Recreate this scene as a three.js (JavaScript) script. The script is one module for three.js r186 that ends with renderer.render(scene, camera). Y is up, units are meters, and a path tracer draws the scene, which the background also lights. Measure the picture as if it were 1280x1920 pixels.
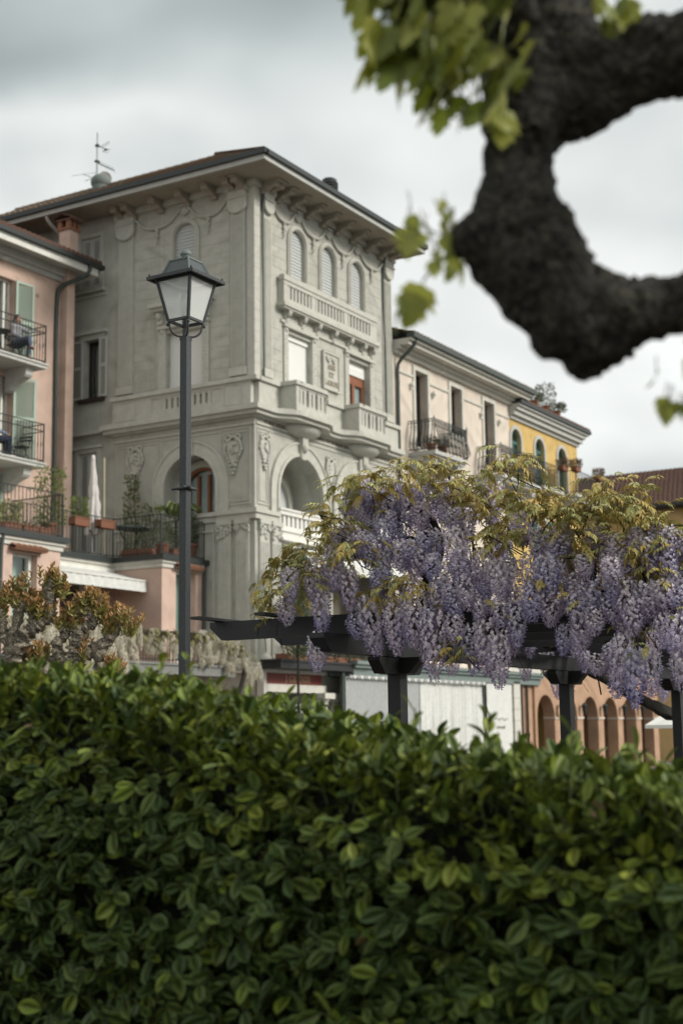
import * as THREE from 'three';
import { mergeGeometries, mergeVertices } from 'three/addons/utils/BufferGeometryUtils.js';
import { MarchingCubes } from 'three/addons/objects/MarchingCubes.js';
import { FontLoader } from 'three/addons/loaders/FontLoader.js';
import { TextGeometry } from 'three/addons/geometries/TextGeometry.js';
import { createNoise3D } from 'simplex-noise';

// ------------------------------------------------------------------ camera, sky, sun, exposure
const V = (x, y, z) => new THREE.Vector3(x, y, z), PI = Math.PI, D2R = PI / 180;
function rng(seed) { let a = seed >>> 0; return () => { a = (a + 0x6D2B79F5) | 0; let t = Math.imul(a ^ (a >>> 15), 1 | a); t = (t + Math.imul(t ^ (t >>> 7), 61 | t)) ^ t; return ((t ^ (t >>> 14)) >>> 0) / 4294967296; }; }
const scene = new THREE.Scene();
const camera = new THREE.PerspectiveCamera(39.59, 682 / 1024, 0.1, 900);
{
  const A = 31.0 * D2R, P = 8.835 * D2R, R = -0.743 * D2R;
  const f = V(Math.cos(A) * Math.cos(P), Math.sin(P), -Math.sin(A) * Math.cos(P)), r0 = V(Math.sin(A), 0, Math.cos(A)), u0 = r0.clone().cross(f);
  camera.position.set(-31.94, 1.65, 21.97);
  camera.up.copy(u0.clone().multiplyScalar(Math.cos(R)).addScaledVector(r0, -Math.sin(R)));
  camera.lookAt(camera.position.clone().add(f));
  camera.focus = 11.2; camera.userData.fStop = 2.0;
  camera.updateProjectionMatrix();
}
const renderer = new THREE.WebGLRenderer({ antialias: true });
renderer.setSize(682, 1024);
renderer.toneMapping = THREE.LinearToneMapping;
renderer.toneMappingExposure = 2.0;
renderer.shadowMap.enabled = true;
const SUN_DIR = V(0.22, 0.52, 0.9).normalize();
const sun = new THREE.DirectionalLight(new THREE.Color(1, 0.955, 0.88), 1.5);
sun.position.copy(SUN_DIR).multiplyScalar(120); sun.castShadow = true; sun.shadow.radius = 26;
sun.shadow.mapSize.set(2048, 2048);
Object.assign(sun.shadow.camera, { left: -60, right: 60, top: 60, bottom: -60, near: 1, far: 300 });
scene.add(sun, sun.target);
const noise3 = createNoise3D(rng(11));
const fbm = (x, y, z, o = 4) => { let s = 0, a = 0.5, f = 1; for (let i = 0; i < o; i++) { s += a * noise3(x * f, y * f, z * f); a *= 0.5; f *= 2.03; } return s; };
{ // overcast sky: layered cloud, brighter where the sun stands behind it
  const W = 1024, H = 512, data = new Float32Array(W * H * 4);
  for (let j = 0; j < H; j++) for (let i = 0; i < W; i++) {
    const v = (j + 0.5) / H, u = (i + 0.5) / W, el = (v - 0.5) * PI, az = (u - 0.5) * 2 * PI;
    const y = Math.sin(el), x = Math.cos(el) * Math.cos(az), z = Math.cos(el) * Math.sin(az);
    const h = Math.max(y, 0) + 0.35, cx = x / h, cz = z / h;
    const big = fbm(cx * 0.9 + 3.1, cz * 0.9 - 1.7, 0.4, 3), fine = fbm(cx * 2.6 + 7, cz * 2.6, 2.2 + y, 5);
    const glow = Math.pow(Math.max(0, x * SUN_DIR.x + y * SUN_DIR.y + z * SUN_DIR.z), 3);
    const bank = THREE.MathUtils.smoothstep(x * 0.6 + y * 0.55 - z * 0.58, 0.93, 0.985), dark = bank * THREE.MathUtils.smoothstep(y - 0.12 * (z + 0.5) + 0.05 * fine + 0.02 * big, 0.405, 0.48); // a heavier bank of cloud high on the left
    const mid = fbm(cx * 1.5 + 1.3, cz * 1.5 + 4.1 + y, 8.8, 3);
    let L = 0.425 + 0.04 * big + 0.18 * mid + 0.11 * fine + 0.2 * glow - 0.23 * dark + 0.08 * THREE.MathUtils.smoothstep(x * 0.662 + y * 0.4 - z * 0.634 + 0.008 * fine, 0.985, 1.0) * (1 - THREE.MathUtils.smoothstep(y + 0.04 * fine, 0.395, 0.435)); // and a thin bright break below it
    L = Math.max(0.2, L);
    const thin = THREE.MathUtils.smoothstep(fbm(cx * 1.1 - 4, cz * 1.1 + 9, 5, 4), 0.42, 0.75) * THREE.MathUtils.smoothstep(y, 0.15, 0.5);
    const k = (j * W + i) * 4; const blue = THREE.MathUtils.smoothstep(0.46 - L, 0, 0.22); let r = L * (0.97 - 0.075 * blue), g = L * 1.0, b = L * (0.985 + 0.03 * blue);
    r += (0.22 - r) * thin * 0.6; g += (0.28 - g) * thin * 0.6; b += (0.34 - b) * thin * 0.6;
    if (y < 0) { const d = THREE.MathUtils.smoothstep(-y, 0, 0.12); r += (0.1 - r) * d; g += (0.1 - g) * d; b += (0.09 - b) * d; }
    data[k] = r; data[k + 1] = g; data[k + 2] = b; data[k + 3] = 1;
  }
  const t = new THREE.DataTexture(data, W, H, THREE.RGBAFormat, THREE.FloatType);
  t.mapping = THREE.EquirectangularReflectionMapping; t.magFilter = t.minFilter = THREE.LinearFilter; t.wrapS = THREE.RepeatWrapping; t.needsUpdate = true;
  scene.background = t; scene.environment = t;
}

// ------------------------------------------------------------------ helpers
const used = new Map();
function numbered(n) { const k = used.get(n) ?? 0; used.set(n, k + 1); return k ? n + '_' + String(k).padStart(3, '0') : n; }
function thing(name, label, category, pos = [0, 0, 0], turn = 0, group) {
  const o = new THREE.Group(); o.name = numbered(name); o.position.set(...pos); o.rotation.y = turn;
  o.userData = { label, category }; if (group) o.userData.group = group; scene.add(o); return o;
}
function boxUV(g) {
  const p = g.attributes.position, n = p.count, uv = new Float32Array(n * 2), a = V(), b = V(), c = V(), e = V();
  for (let i = 0; i < n; i += 3) {
    a.fromBufferAttribute(p, i); b.fromBufferAttribute(p, i + 1); c.fromBufferAttribute(p, i + 2);
    e.copy(b).sub(a).cross(c.clone().sub(a)); const X = Math.abs(e.x), Y = Math.abs(e.y), Z = Math.abs(e.z);
    [a, b, c].forEach((q, k) => { const [s, t] = X >= Y && X >= Z ? [q.z, q.y] : Z >= Y ? [q.x, q.y] : [q.x, q.z]; uv[(i + k) * 2] = s; uv[(i + k) * 2 + 1] = t; });
  }
  g.setAttribute('uv', new THREE.BufferAttribute(uv, 2)); return g;
}
function clean(g, keepUV, col) {
  g = g.index ? g.toNonIndexed() : g;
  for (const k of Object.keys(g.attributes)) if (!['position', 'normal', ...(keepUV ? ['uv'] : []), ...(col ? ['color'] : [])].includes(k)) g.deleteAttribute(k);
  if (!g.attributes.normal) g.computeVertexNormals();
  return g;
}
function merged(geos, keepUV, col) { const l = [geos].flat(9).map((g) => clean(g, keepUV, col)); const g = l.length > 1 ? mergeGeometries(l) : l[0]; return keepUV ? g : boxUV(g); }
// one named mesh; geometries are merged, uv in metres
function M(name, geos, mat, parent, o = {}) {
  const m = new THREE.Mesh(geos.isBufferGeometry && o.raw ? geos : merged(geos, o.keepUV, o.col), mat);
  m.name = parent === scene ? numbered(name) : name; m.castShadow = m.receiveShadow = true;
  if (o.pos) m.position.set(...o.pos); if (o.turn) m.rotation.y = o.turn; if (o.left) m.rotation.y = -PI / 2;
  if (o.label) m.userData.label = o.label; if (o.kind) m.userData.kind = o.kind;
  if (o.category) m.userData.category = o.category; if (o.group) m.userData.group = o.group;
  parent.add(m); return m;
}
const bx = (x0, x1, y0, y1, z0, z1) => new THREE.BoxGeometry(Math.abs(x1 - x0), Math.abs(y1 - y0), Math.abs(z1 - z0)).translate((x0 + x1) / 2, (y0 + y1) / 2, (z0 + z1) / 2);
const cyl = (x, y0, y1, z, r0, r1 = r0, n = 12) => new THREE.CylinderGeometry(r1, r0, y1 - y0, n).translate(x, (y0 + y1) / 2, z);
const ball = (x, y, z, r, sx = 1, sy = 1, sz = 1, n = 10) => new THREE.SphereGeometry(r, n, Math.ceil(n * 0.7)).scale(sx, sy, sz).translate(x, y, z);
function rod(a, b, r, n = 6) { // round bar between two points
  const A = V(...a), B = V(...b), d = B.clone().sub(A), g = new THREE.CylinderGeometry(r, r, d.length(), n);
  return g.applyQuaternion(new THREE.Quaternion().setFromUnitVectors(V(0, 1, 0), d.clone().normalize())).translate((A.x + B.x) / 2, (A.y + B.y) / 2, (A.z + B.z) / 2);
}
function bar(a, b, w, h = w) { // square bar between two points
  const A = V(...a), B = V(...b), d = B.clone().sub(A), L = d.length(), m = new THREE.Matrix4(), up = Math.abs(d.y) > L * 0.95 ? V(0, 0, 1) : V(0, 1, 0);
  m.lookAt(B, A, up); return new THREE.BoxGeometry(w, h, L).applyMatrix4(m).translate((A.x + B.x) / 2, (A.y + B.y) / 2, (A.z + B.z) / 2);
}
const tube = (pts, r, n = 24, k = 6) => new THREE.TubeGeometry(new THREE.CatmullRomCurve3(pts.map((p) => V(...p))), n, r, k);
function limb(pts, r0, r1, seed = 0, bump = 0.12, n = 0, k = 9) { // tapered, knotty branch
  const c = new THREE.CatmullRomCurve3(pts.map((p) => V(...p)), false, 'centripetal'); n = n || pts.length * 7;
  const g = new THREE.TubeGeometry(c, n, 1, k), p = g.attributes.position, ce = [], q = V();
  for (let i = 0; i <= n; i++) ce.push(c.getPointAt(i / n));
  for (let i = 0; i < p.count; i++) {
    const s = Math.floor(i / (k + 1)), o = ce[s]; q.fromBufferAttribute(p, i).sub(o);
    const r = (r0 + (r1 - r0) * s / n) * (1 + bump * 2 * noise3(q.x * 0.9 + seed, s * 0.22, q.z * 0.9 + q.y));
    q.multiplyScalar(r).add(o); p.setXYZ(i, q.x, q.y, q.z);
  }
  const h = mergeVertices(g.deleteAttribute('uv').deleteAttribute('normal')); h.computeVertexNormals(); return h;
}
function poly(pts) { const s = new THREE.Shape(); pts.forEach(([x, y], i) => i ? s.lineTo(x, y) : s.moveTo(x, y)); s.closePath(); return s; }
const ext = (shape, z0, z1, seg = 14) => new THREE.ExtrudeGeometry(shape, { depth: z1 - z0, bevelEnabled: false, curveSegments: seg }).translate(0, 0, z0);
const plan = (pts, y0, y1) => ext(poly(pts.map(([x, z]) => [x, -z])), 0, y1 - y0).rotateX(-PI / 2).translate(0, y0, 0); // a plan outline (x, z) raised from y0 to y1
function arcPts(cx, cy, r, a0, a1, n = 16, ry = r) { return Array.from({ length: n + 1 }, (_, i) => { const a = a0 + (a1 - a0) * i / n; return [cx + Math.cos(a) * r, cy + Math.sin(a) * ry]; }); }
const archPts = (cx, y0, sp, r, ry = r, n = 16) => [[cx - r, y0], ...arcPts(cx, sp, r, PI, 0, n, ry), [cx + r, y0]];
const archBand = (cx, y0, sp, r0, r1, z0, z1) => ext(poly([...archPts(cx, y0, sp, r1), ...archPts(cx, y0, sp, r0).reverse()]), z0, z1);
function holed(outline, holes, z0, z1) { const s = poly(outline); for (const h of holes) s.holes.push(new THREE.Path(h.map(([x, y]) => new THREE.Vector2(x, y)))); return ext(s, z0, z1); }
const rect = (x0, x1, y0, y1) => [[x0, y0], [x1, y0], [x1, y1], [x0, y1]];
const frameRect = (x0, x1, y0, y1, w, z0, z1) => [bx(x0, x1, y0, y0 + w, z0, z1), bx(x0, x1, y1 - w, y1, z0, z1), bx(x0, x0 + w, y0 + w, y1 - w, z0, z1), bx(x1 - w, x1, y0 + w, y1 - w, z0, z1)];
function sweepPlan(path, y0, y1, t) { // wall of thickness t that follows a plan path of [x, z] points
  const P = path.map(([x, z]) => new THREE.Vector2(x, z)), off = P.map((p, i) => { const a = P[Math.max(0, i - 1)], b = P[Math.min(P.length - 1, i + 1)], d = b.clone().sub(a).normalize(); return [p.x + d.y * t, p.y - d.x * t]; });
  return plan([...path, ...off.reverse()], y0, y1);
}
// periodic noise textures: only colour grain and stains of the surface
function noiseTex(size, fn, srgb = true) {
  const d = new Uint8Array(size * size * 4);
  for (let j = 0; j < size; j++) for (let i = 0; i < size; i++) { const c = fn(i / size, j / size), k = (j * size + i) * 4; for (let q = 0; q < 3; q++) d[k + q] = Math.max(0, Math.min(255, (c.length ? c[q] : c) * 255)); d[k + 3] = 255; }
  const t = new THREE.DataTexture(d, size, size); t.wrapS = t.wrapT = THREE.RepeatWrapping; t.magFilter = THREE.LinearFilter; t.minFilter = THREE.LinearMipmapLinearFilter; t.generateMipmaps = true;
  if (srgb) t.colorSpace = THREE.SRGBColorSpace; t.needsUpdate = true; return t;
}
const tor = (u, v, f, s = 0) => { const a = u * 2 * PI, b = v * 2 * PI; return noise3(Math.cos(a) * f + s, Math.sin(a) * f + Math.cos(b) * f * 1.3, Math.sin(b) * f + s * 0.7); };
const torF = (u, v, f, s, o = 4) => { let r = 0, a = 0.5; for (let i = 0; i < o; i++) { r += a * tor(u, v, f, s + i * 5); f *= 2; a *= 0.55; } return r; };
const stuccoMap = noiseTex(512, (u, v) => { const n = torF(u, v, 0.8, 3, 6), st = Math.max(0, tor(u, v * 0.0 + 0.1, 2.6, 9) * 0.5 + tor(u, v, 1.1, 61) * 0.7 + 0.25 * torF(u, v, 6, 71, 4)) * 0.075; return [0.95 + n * 0.07 - st, 0.95 + n * 0.07 - st * 1.02, 0.945 + n * 0.07 - st * 1.1]; });
const stuccoBump = noiseTex(256, (u, v) => 0.5 + 0.35 * torF(u, v, 6, 1, 4), false);
const stoneMap = noiseTex(512, (u, v) => { const n = torF(u, v, 1, 21, 6), spot = THREE.MathUtils.smoothstep(torF(u, v, 2.5, 40, 5), 0.25, 0.6); return [0.96 + n * 0.06 - spot * 0.04, 0.96 + n * 0.06 - spot * 0.045, 0.955 + n * 0.06 - spot * 0.055]; });
const tileMap = noiseTex(512, (u, v) => { const n = torF(u, v, 9, 2, 3), m = torF(u, v, 1.5, 8, 4); return [0.8 + n * 0.3 + m * 0.1, 0.78 + n * 0.3 - m * 0.05, 0.76 + n * 0.25 - m * 0.12]; });
const barkMap = noiseTex(512, (u, v) => { const n = torF(u, v, 3, 5, 6), m = THREE.MathUtils.smoothstep(torF(u, v, 1.6, 33, 5), 0.1, 0.5); return [0.58 + n * 0.6 + m * 0.22, 0.58 + n * 0.6 + m * 0.23, 0.56 + n * 0.55 + m * 0.15]; });
const metalMap = noiseTex(256, (u, v) => 0.9 + 0.16 * torF(u, v, 2.5, 14, 6));
const fabricMap = noiseTex(256, (u, v) => 0.95 + 0.06 * torF(u, v, 1.2, 51, 5));
const rep = (t, k, l = k) => { const c = t.clone(); c.repeat.set(k, l); c.needsUpdate = true; return c; };
const lin = (r, g, b) => new THREE.Color().setRGB(r, g, b);
const mat = (r, g, b, rough = 0.9, o = {}) => new THREE.MeshStandardMaterial({ color: lin(r, g, b), roughness: rough, side: THREE.DoubleSide, ...o });
const phys = (r, g, b, rough, o) => new THREE.MeshPhysicalMaterial({ color: lin(r, g, b), roughness: rough, side: THREE.DoubleSide, ...o });
const stucco = (r, g, b, k = 0.22) => mat(r, g, b, 0.94, { map: rep(stuccoMap, k), bumpMap: rep(stuccoBump, 1.2), bumpScale: 0.006 });
const C = {
  grey: stucco(0.475, 0.468, 0.415), greyTrim: mat(0.505, 0.497, 0.442, 0.9, { map: rep(stoneMap, 0.35) }), soffit: mat(0.33, 0.29, 0.235, 0.95, { map: rep(stoneMap, 0.3) }),
  greyBlock: mat(0.48, 0.473, 0.42, 0.94, { map: rep(stuccoMap, 0.3), bumpMap: rep(stuccoBump, 1.2), bumpScale: 0.006 }),
  pink: stucco(0.62, 0.45, 0.37), cream: stucco(0.70, 0.61, 0.52), yellow: stucco(0.62, 0.43, 0.155), ochre: stucco(0.55, 0.37, 0.17), orange: stucco(0.46, 0.29, 0.19),
  white: mat(0.72, 0.71, 0.66, 0.85, { map: rep(stoneMap, 0.4) }), offWhite: mat(0.6, 0.58, 0.52, 0.9, { map: rep(stoneMap, 0.4) }), paleGrey: mat(0.5, 0.5, 0.47, 0.9, { map: rep(stoneMap, 0.4) }),
  blind: mat(0.74, 0.74, 0.7, 0.7), blindGrey: mat(0.5, 0.515, 0.505, 0.7), fabric: mat(0.66, 0.66, 0.62, 0.95, { map: rep(fabricMap, 0.7) }), fabricGrey: mat(0.36, 0.37, 0.36, 0.95, { map: rep(fabricMap, 0.7) }),
  iron: mat(0.022, 0.027, 0.024, 0.55, { metalness: 0.2 }), green: mat(0.035, 0.055, 0.046, 0.6), gutter: mat(0.03, 0.036, 0.034, 0.5, { metalness: 0.2 }), pipe: mat(0.04, 0.052, 0.045, 0.5),
  black: mat(0.016, 0.017, 0.017, 0.55, { map: rep(metalMap, 2) }), lampIron: mat(0.055, 0.06, 0.062, 0.5, { metalness: 0.3, map: rep(metalMap, 3) }), copper: mat(0.16, 0.19, 0.175, 0.75, { map: rep(metalMap, 6) }),
  terracotta: mat(0.30, 0.14, 0.085, 0.9, { map: rep(tileMap, 1) }), roof: mat(0.27, 0.195, 0.135, 0.92, { map: rep(tileMap, 0.8) }), roofRed: mat(0.22, 0.125, 0.095, 0.92, { map: rep(tileMap, 0.8) }), brick: mat(0.36, 0.18, 0.11, 0.92, { map: rep(tileMap, 1) }),
  shutter: mat(0.42, 0.5, 0.42, 0.75), shutterGrey: mat(0.47, 0.47, 0.43, 0.8), dark: mat(0.03, 0.028, 0.026, 0.8), wood: mat(0.22, 0.075, 0.03, 0.6), darkWood: mat(0.035, 0.022, 0.016, 0.7), tealWood: mat(0.05, 0.13, 0.11, 0.6),
  glass: phys(0.9, 0.95, 0.95, 0.06, { transmission: 1, thickness: 0, ior: 1.45 }), curtain: mat(0.5, 0.5, 0.49, 0.95), redSign: mat(0.16, 0.03, 0.02, 0.6), gold: mat(0.4, 0.24, 0.13, 0.6),
  bark: mat(0.135, 0.122, 0.102, 0.95, { map: rep(barkMap, 2.2), bumpMap: rep(barkMap, 6), bumpScale: 0.016 }), vineBark: mat(0.075, 0.062, 0.048, 0.95, { map: rep(barkMap, 3), bumpMap: rep(barkMap, 6), bumpScale: 0.008 }), paleBark: mat(0.72, 0.62, 0.52, 0.95, { map: rep(barkMap, 2.4), bumpMap: rep(barkMap, 5), bumpScale: 0.01 }),
  soil: mat(0.06, 0.045, 0.035, 1), steel: mat(0.32, 0.34, 0.34, 0.5, { metalness: 0.5 }), dish: mat(0.42, 0.41, 0.38, 0.7), vertex: mat(1, 1, 1, 0.75, { vertexColors: true }),
};
const RACEMES = [[-22.47,2.72,15.74,0.21],[-22.49,2.43,16.06,0.29],[-22.44,2.79,16.06,0.36],[-22.48,3.02,16.04,0.32],[-22.49,3.08,16.21,0.31],[-22.44,2.92,16.31,0.31],[-22.37,2.71,16.44,0.45],[-22.39,2.57,16.36,0.19],[-22.39,3.06,16.6,0.33],[-22.47,2.64,16.73,0.39],[-22.42,2.91,16.56,0.21],[-22.46,2.68,16.84,0.35],[-22.48,2.7,16.94,0.4],[-22.49,2.52,17.08,0.45],[-22.47,2.57,17.02,0.22],[-22.19,3.62,16.62,0.33],[-22.22,3.55,16.76,0.3],[-22.25,3.53,16.59,0.32],[-22.22,3.54,17.05,0.31],[-22.24,3.58,16.97,0.21],[-22.41,3.16,16.97,0.18],[-22.41,3.1,16.77,0.23],[-22.4,3.07,16.84,0.18],[-22.23,3.48,16.34,0.22],[-22.18,3.53,16.16,0.16],[-22.49,3.15,17.26,0.32],[-22.42,2.89,17.14,0.28],[-22.41,2.77,17.09,0.25],[-22.43,2.74,17.22,0.24],[-22.48,3.0,17.33,0.25],[-22.43,2.97,17.45,0.3],[-22.49,2.88,17.61,0.27],[-22.19,3.52,17.43,0.29],[-22.38,2.43,17.35,0.27],[-22.42,2.45,17.48,0.37],[-22.46,2.34,17.6,0.36],[-22.37,2.4,17.65,0.2],[-22.42,2.58,17.73,0.31],[-22.38,2.86,17.66,0.27],[-22.38,2.94,17.83,0.31],[-22.43,2.88,17.95,0.29],[-22.44,2.87,18.06,0.26],[-22.39,3.11,17.89,0.22],[-22.42,3.06,18.01,0.2],[-22.41,3.11,18.11,0.17],[-22.46,2.6,18.21,0.21],[-22.39,2.75,18.16,0.19],[-22.49,2.88,18.28,0.17],[-22.49,2.49,18.34,0.18],[-22.34,3.08,18.31,0.14],[-22.46,2.17,18.34,0.14],[-22.43,2.59,18.44,0.21],[-22.43,2.24,18.43,0.14],[-22.45,2.3,18.53,0.41],[-22.36,2.45,18.54,0.19],[-22.47,2.2,18.61,0.38],[-22.44,2.2,18.71,0.31],[-22.4,3.05,18.63,0.15],[-22.41,2.84,18.57,0.17],[-22.46,2.69,18.56,0.3],[-22.45,2.66,18.7,0.27],[-22.4,2.66,18.78,0.3],[-22.46,2.61,18.77,0.2],[-22.42,2.93,18.86,0.25],[-22.34,2.98,18.94,0.16],[-22.49,2.42,18.92,0.27],[-22.49,2.58,18.94,0.12],[-11.99,2.61,15.33,0.53],[-11.21,2.56,15.23,0.39],[-15.15,2.4,15.13,0.36],[-14.97,2.37,14.93,0.31],[-22.47,2.79,17.34,0.24],[-22.39,2.67,17.43,0.22],[-22.41,2.62,17.59,0.21],[-22.47,3.16,16.52,0.23],[-22.41,3.28,16.34,0.25],[-22.39,3.35,16.62,0.25],[-22.41,3.25,16.2,0.25],[-22.28,3.64,16.42,0.26],[-22.25,3.42,16.88,0.21],[-22.29,3.26,17.75,0.24],[-22.28,3.3,17.26,0.24],[-22.4,2.91,18.44,0.19],[-22.37,3.0,18.74,0.22],[-22.5,2.69,17.9,0.25],[-22.46,2.65,18.01,0.25],[-22.36,2.71,18.07,0.23],[-22.39,2.69,17.79,0.2],[-22.44,2.69,18.29,0.23],[-22.37,2.73,18.36,0.23],[-22.41,2.76,18.88,0.29],[-22.39,2.65,18.94,0.29],[-22.46,2.43,18.84,0.23],[-22.47,2.24,18.95,0.32],[-22.44,2.96,18.73,0.22],[-22.48,2.55,18.63,0.25],[-22.45,2.47,18.24,0.25],[-22.37,2.4,18.08,0.21],[-22.45,2.52,17.23,0.22],[-22.5,2.75,18.51,0.23],[-22.49,2.65,18.85,0.22]];
const LEAF_SPOTS = [[-22.54,2.73,15.61],[-22.33,2.62,15.5],[-22.47,2.92,15.68],[-22.5,2.98,15.8],[-22.57,3.09,15.97],[-22.26,3.1,15.9],[-22.45,2.82,15.72],[-22.53,3.35,16.12],[-22.58,3.29,16.23],[-22.58,3.19,16.28],[-22.54,3.54,16.35],[-22.36,3.59,16.32],[-22.55,3.56,16.57],[-22.59,3.06,16.42],[-22.43,3.03,16.45],[-22.51,3.15,16.31],[-22.25,3.01,16.51],[-22.56,3.59,16.84],[-22.41,3.66,16.86],[-22.33,3.69,16.93],[-22.46,3.64,17.11],[-22.25,3.62,17.12],[-22.43,3.46,17.27],[-22.52,3.56,16.6],[-22.46,3.61,17.62],[-22.59,3.6,17.77],[-22.45,3.58,17.78],[-22.51,3.4,17.42],[-22.29,3.38,17.24],[-22.31,3.33,17.41],[-22.43,3.33,17.6],[-22.59,3.33,17.8],[-22.51,3.31,17.87],[-22.52,3.27,17.97],[-22.53,3.2,18.04],[-22.52,3.08,17.67],[-22.3,3.12,17.68],[-22.55,3.06,17.58],[-22.58,3.04,18.26],[-22.28,3.21,18.22],[-22.4,3.28,18.34],[-22.25,3.37,18.36],[-22.46,3.36,18.52],[-22.28,3.36,18.54],[-22.37,3.3,18.62],[-22.32,3.19,18.64],[-22.34,3.16,18.72],[-22.43,3.09,18.81],[-22.57,3.2,18.55],[-22.53,3.13,18.34],[-22.29,3.16,18.37],[-22.29,3.13,18.53],[-22.28,2.87,18.59],[-22.48,2.81,18.74],[-22.37,2.78,18.58],[-22.32,2.84,18.74],[-22.38,3.03,18.85],[-22.31,2.99,18.94],[-22.42,2.71,18.93],[-22.37,2.92,18.88],[-22.36,2.76,16.71],[-22.51,2.76,16.88],[-22.28,2.73,16.55],[-22.27,2.95,18.11],[-15.73,2.36,15.33],[-15.38,2.41,15.33],[-15.89,2.44,15.33],[-22.57,2.25,17.33],[-22.26,2.38,18.56],[-22.26,2.88,18.27],[-22.37,2.88,18.2],[-22.58,2.91,16.1],[-22.29,2.89,15.76],[-22.56,2.75,16.61],[-22.26,3.19,17.4],[-22.37,3.14,17.86],[-22.58,3.49,17.46],[-22.54,3.17,18.12],[-22.38,3.29,18.12],[-22.4,3.01,18.68]];
const VINE_LIMBS = [[[[-22.15,2.5,16.86],[-22.15,2.83,16.86],[-22.15,3.01,16.97],[-22.15,3.24,16.94],[-22.15,3.35,16.83],[-22.15,3.42,16.61],[-22.15,3.4,16.46]],0.042,0.016],[[[-22.15,2.83,16.86],[-22.15,2.93,16.79],[-22.15,3.02,16.86]],0.026,0.012],[[[-22.15,3.2,16.94],[-22.15,3.11,16.84],[-22.15,3.16,16.72],[-22.15,3.18,16.62]],0.026,0.01],[[[-22.15,3.05,16.97],[-22.15,3.17,17.1],[-22.15,3.2,17.24]],0.022,0.01],[[[-22.15,2.58,18.27],[-22.15,2.76,18.21],[-22.15,2.84,18.13],[-22.15,2.88,17.99]],0.04,0.014],[[[-22.15,2.76,18.21],[-22.15,2.95,18.23],[-22.15,3.01,18.34],[-22.15,2.98,18.46]],0.03,0.012],[[[-22.15,2.6,18.29],[-22.15,2.72,18.44],[-22.15,2.76,18.5]],0.03,0.014],[[[-22.15,2.58,18.96],[-22.15,2.62,18.84],[-22.15,2.67,18.72]],0.034,0.022],[[[-19.69,2.48,16.43],[-19.13,2.52,16.43],[-18.53,2.48,16.43],[-18.03,2.54,16.43],[-17.49,2.64,16.43]],0.045,0.035],[[[-18.89,2.56,16.33],[-18.21,2.59,16.33],[-17.14,2.68,16.33]],0.035,0.03],[[[-11.93,1.81,15.53],[-13.06,1.95,15.53],[-14.18,2.15,15.53],[-15.19,2.34,15.53],[-16.28,2.54,15.53]],0.09,0.06],[[[-13.99,2.43,16.33],[-14.56,2.58,16.33],[-15.2,2.62,16.33]],0.05,0.04],[[[-22.15,3.16,17.75],[-22.15,3.36,17.67],[-22.15,3.63,17.54]],0.008,0.004],[[[-22.15,2.76,18.48],[-22.15,3.11,18.46],[-22.15,3.39,18.41]],0.01,0.004],[[[-22.15,2.97,16.38],[-22.15,3.33,16.19],[-22.15,3.6,16.09]],0.01,0.004],[[[-22.15,2.77,16.08],[-22.15,3.01,15.78],[-22.15,2.75,15.36]],0.01,0.004],[[[-22.15,2.9,17.27],[-22.15,3.23,17.26],[-22.15,3.37,17.33]],0.01,0.004]];
const POLLARD_A = [[[[-19.16,1.41,9.75],[-19.28,2.23,9.81],[-19.36,2.64,9.8],[-19.38,2.92,9.85],[-19.38,3.11,9.91],[-19.37,3.21,9.96]],0.13,0.05],[[[-19.28,2.23,9.81],[-19.32,2.7,9.89],[-19.29,2.9,9.99],[-19.21,3.03,10.16],[-19.19,3.13,10.22],[-19.2,3.29,10.25],[-19.24,3.39,10.23],[-19.22,3.47,10.29]],0.12,0.05],[[[-19.36,2.61,9.79],[-19.44,2.86,9.74],[-19.49,3.12,9.73]],0.08,0.04],[[[-19.29,2.9,9.99],[-19.28,3.02,10.05],[-19.3,3.11,10.03]],0.06,0.03]];
const POLLARD_B = [[[[-18.82,1.4,10.32],[-18.94,2.22,10.36],[-18.97,2.48,10.4],[-18.95,2.59,10.47],[-18.86,2.66,10.63],[-18.78,2.79,10.8],[-18.76,2.92,10.89],[-18.75,3.0,10.92]],0.13,0.055],[[[-18.96,2.51,10.42],[-18.98,2.76,10.47],[-18.97,2.93,10.53],[-18.9,2.98,10.66],[-18.92,3.06,10.65],[-19.0,3.14,10.55]],0.1,0.04],[[[-18.97,2.41,10.39],[-19.1,2.72,10.26],[-19.06,2.87,10.37],[-19.11,2.98,10.31]],0.08,0.04],[[[-18.86,2.66,10.63],[-18.82,2.62,10.69]],0.08,0.07],[[[-18.95,2.59,10.47],[-18.91,2.65,10.55]],0.05,0.03],[[[-18.97,2.48,10.4],[-19.13,2.59,10.16],[-19.19,2.66,10.08]],0.05,0.025]];
const TUFTS_A = [[-19.23,3.55,10.29],[-19.26,3.52,10.24],[-19.19,3.54,10.35],[-19.15,3.42,10.39],[-19.42,3.3,9.9],[-19.35,3.27,10.01],[-19.48,3.37,9.82],[-19.3,3.24,10.08],[-19.27,3.14,10.1],[-19.5,3.31,9.76],[-19.41,3.46,9.96],[-19.23,3.17,10.17],[-19.5,3.18,9.72],[-19.33,3.36,10.06]];
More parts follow.
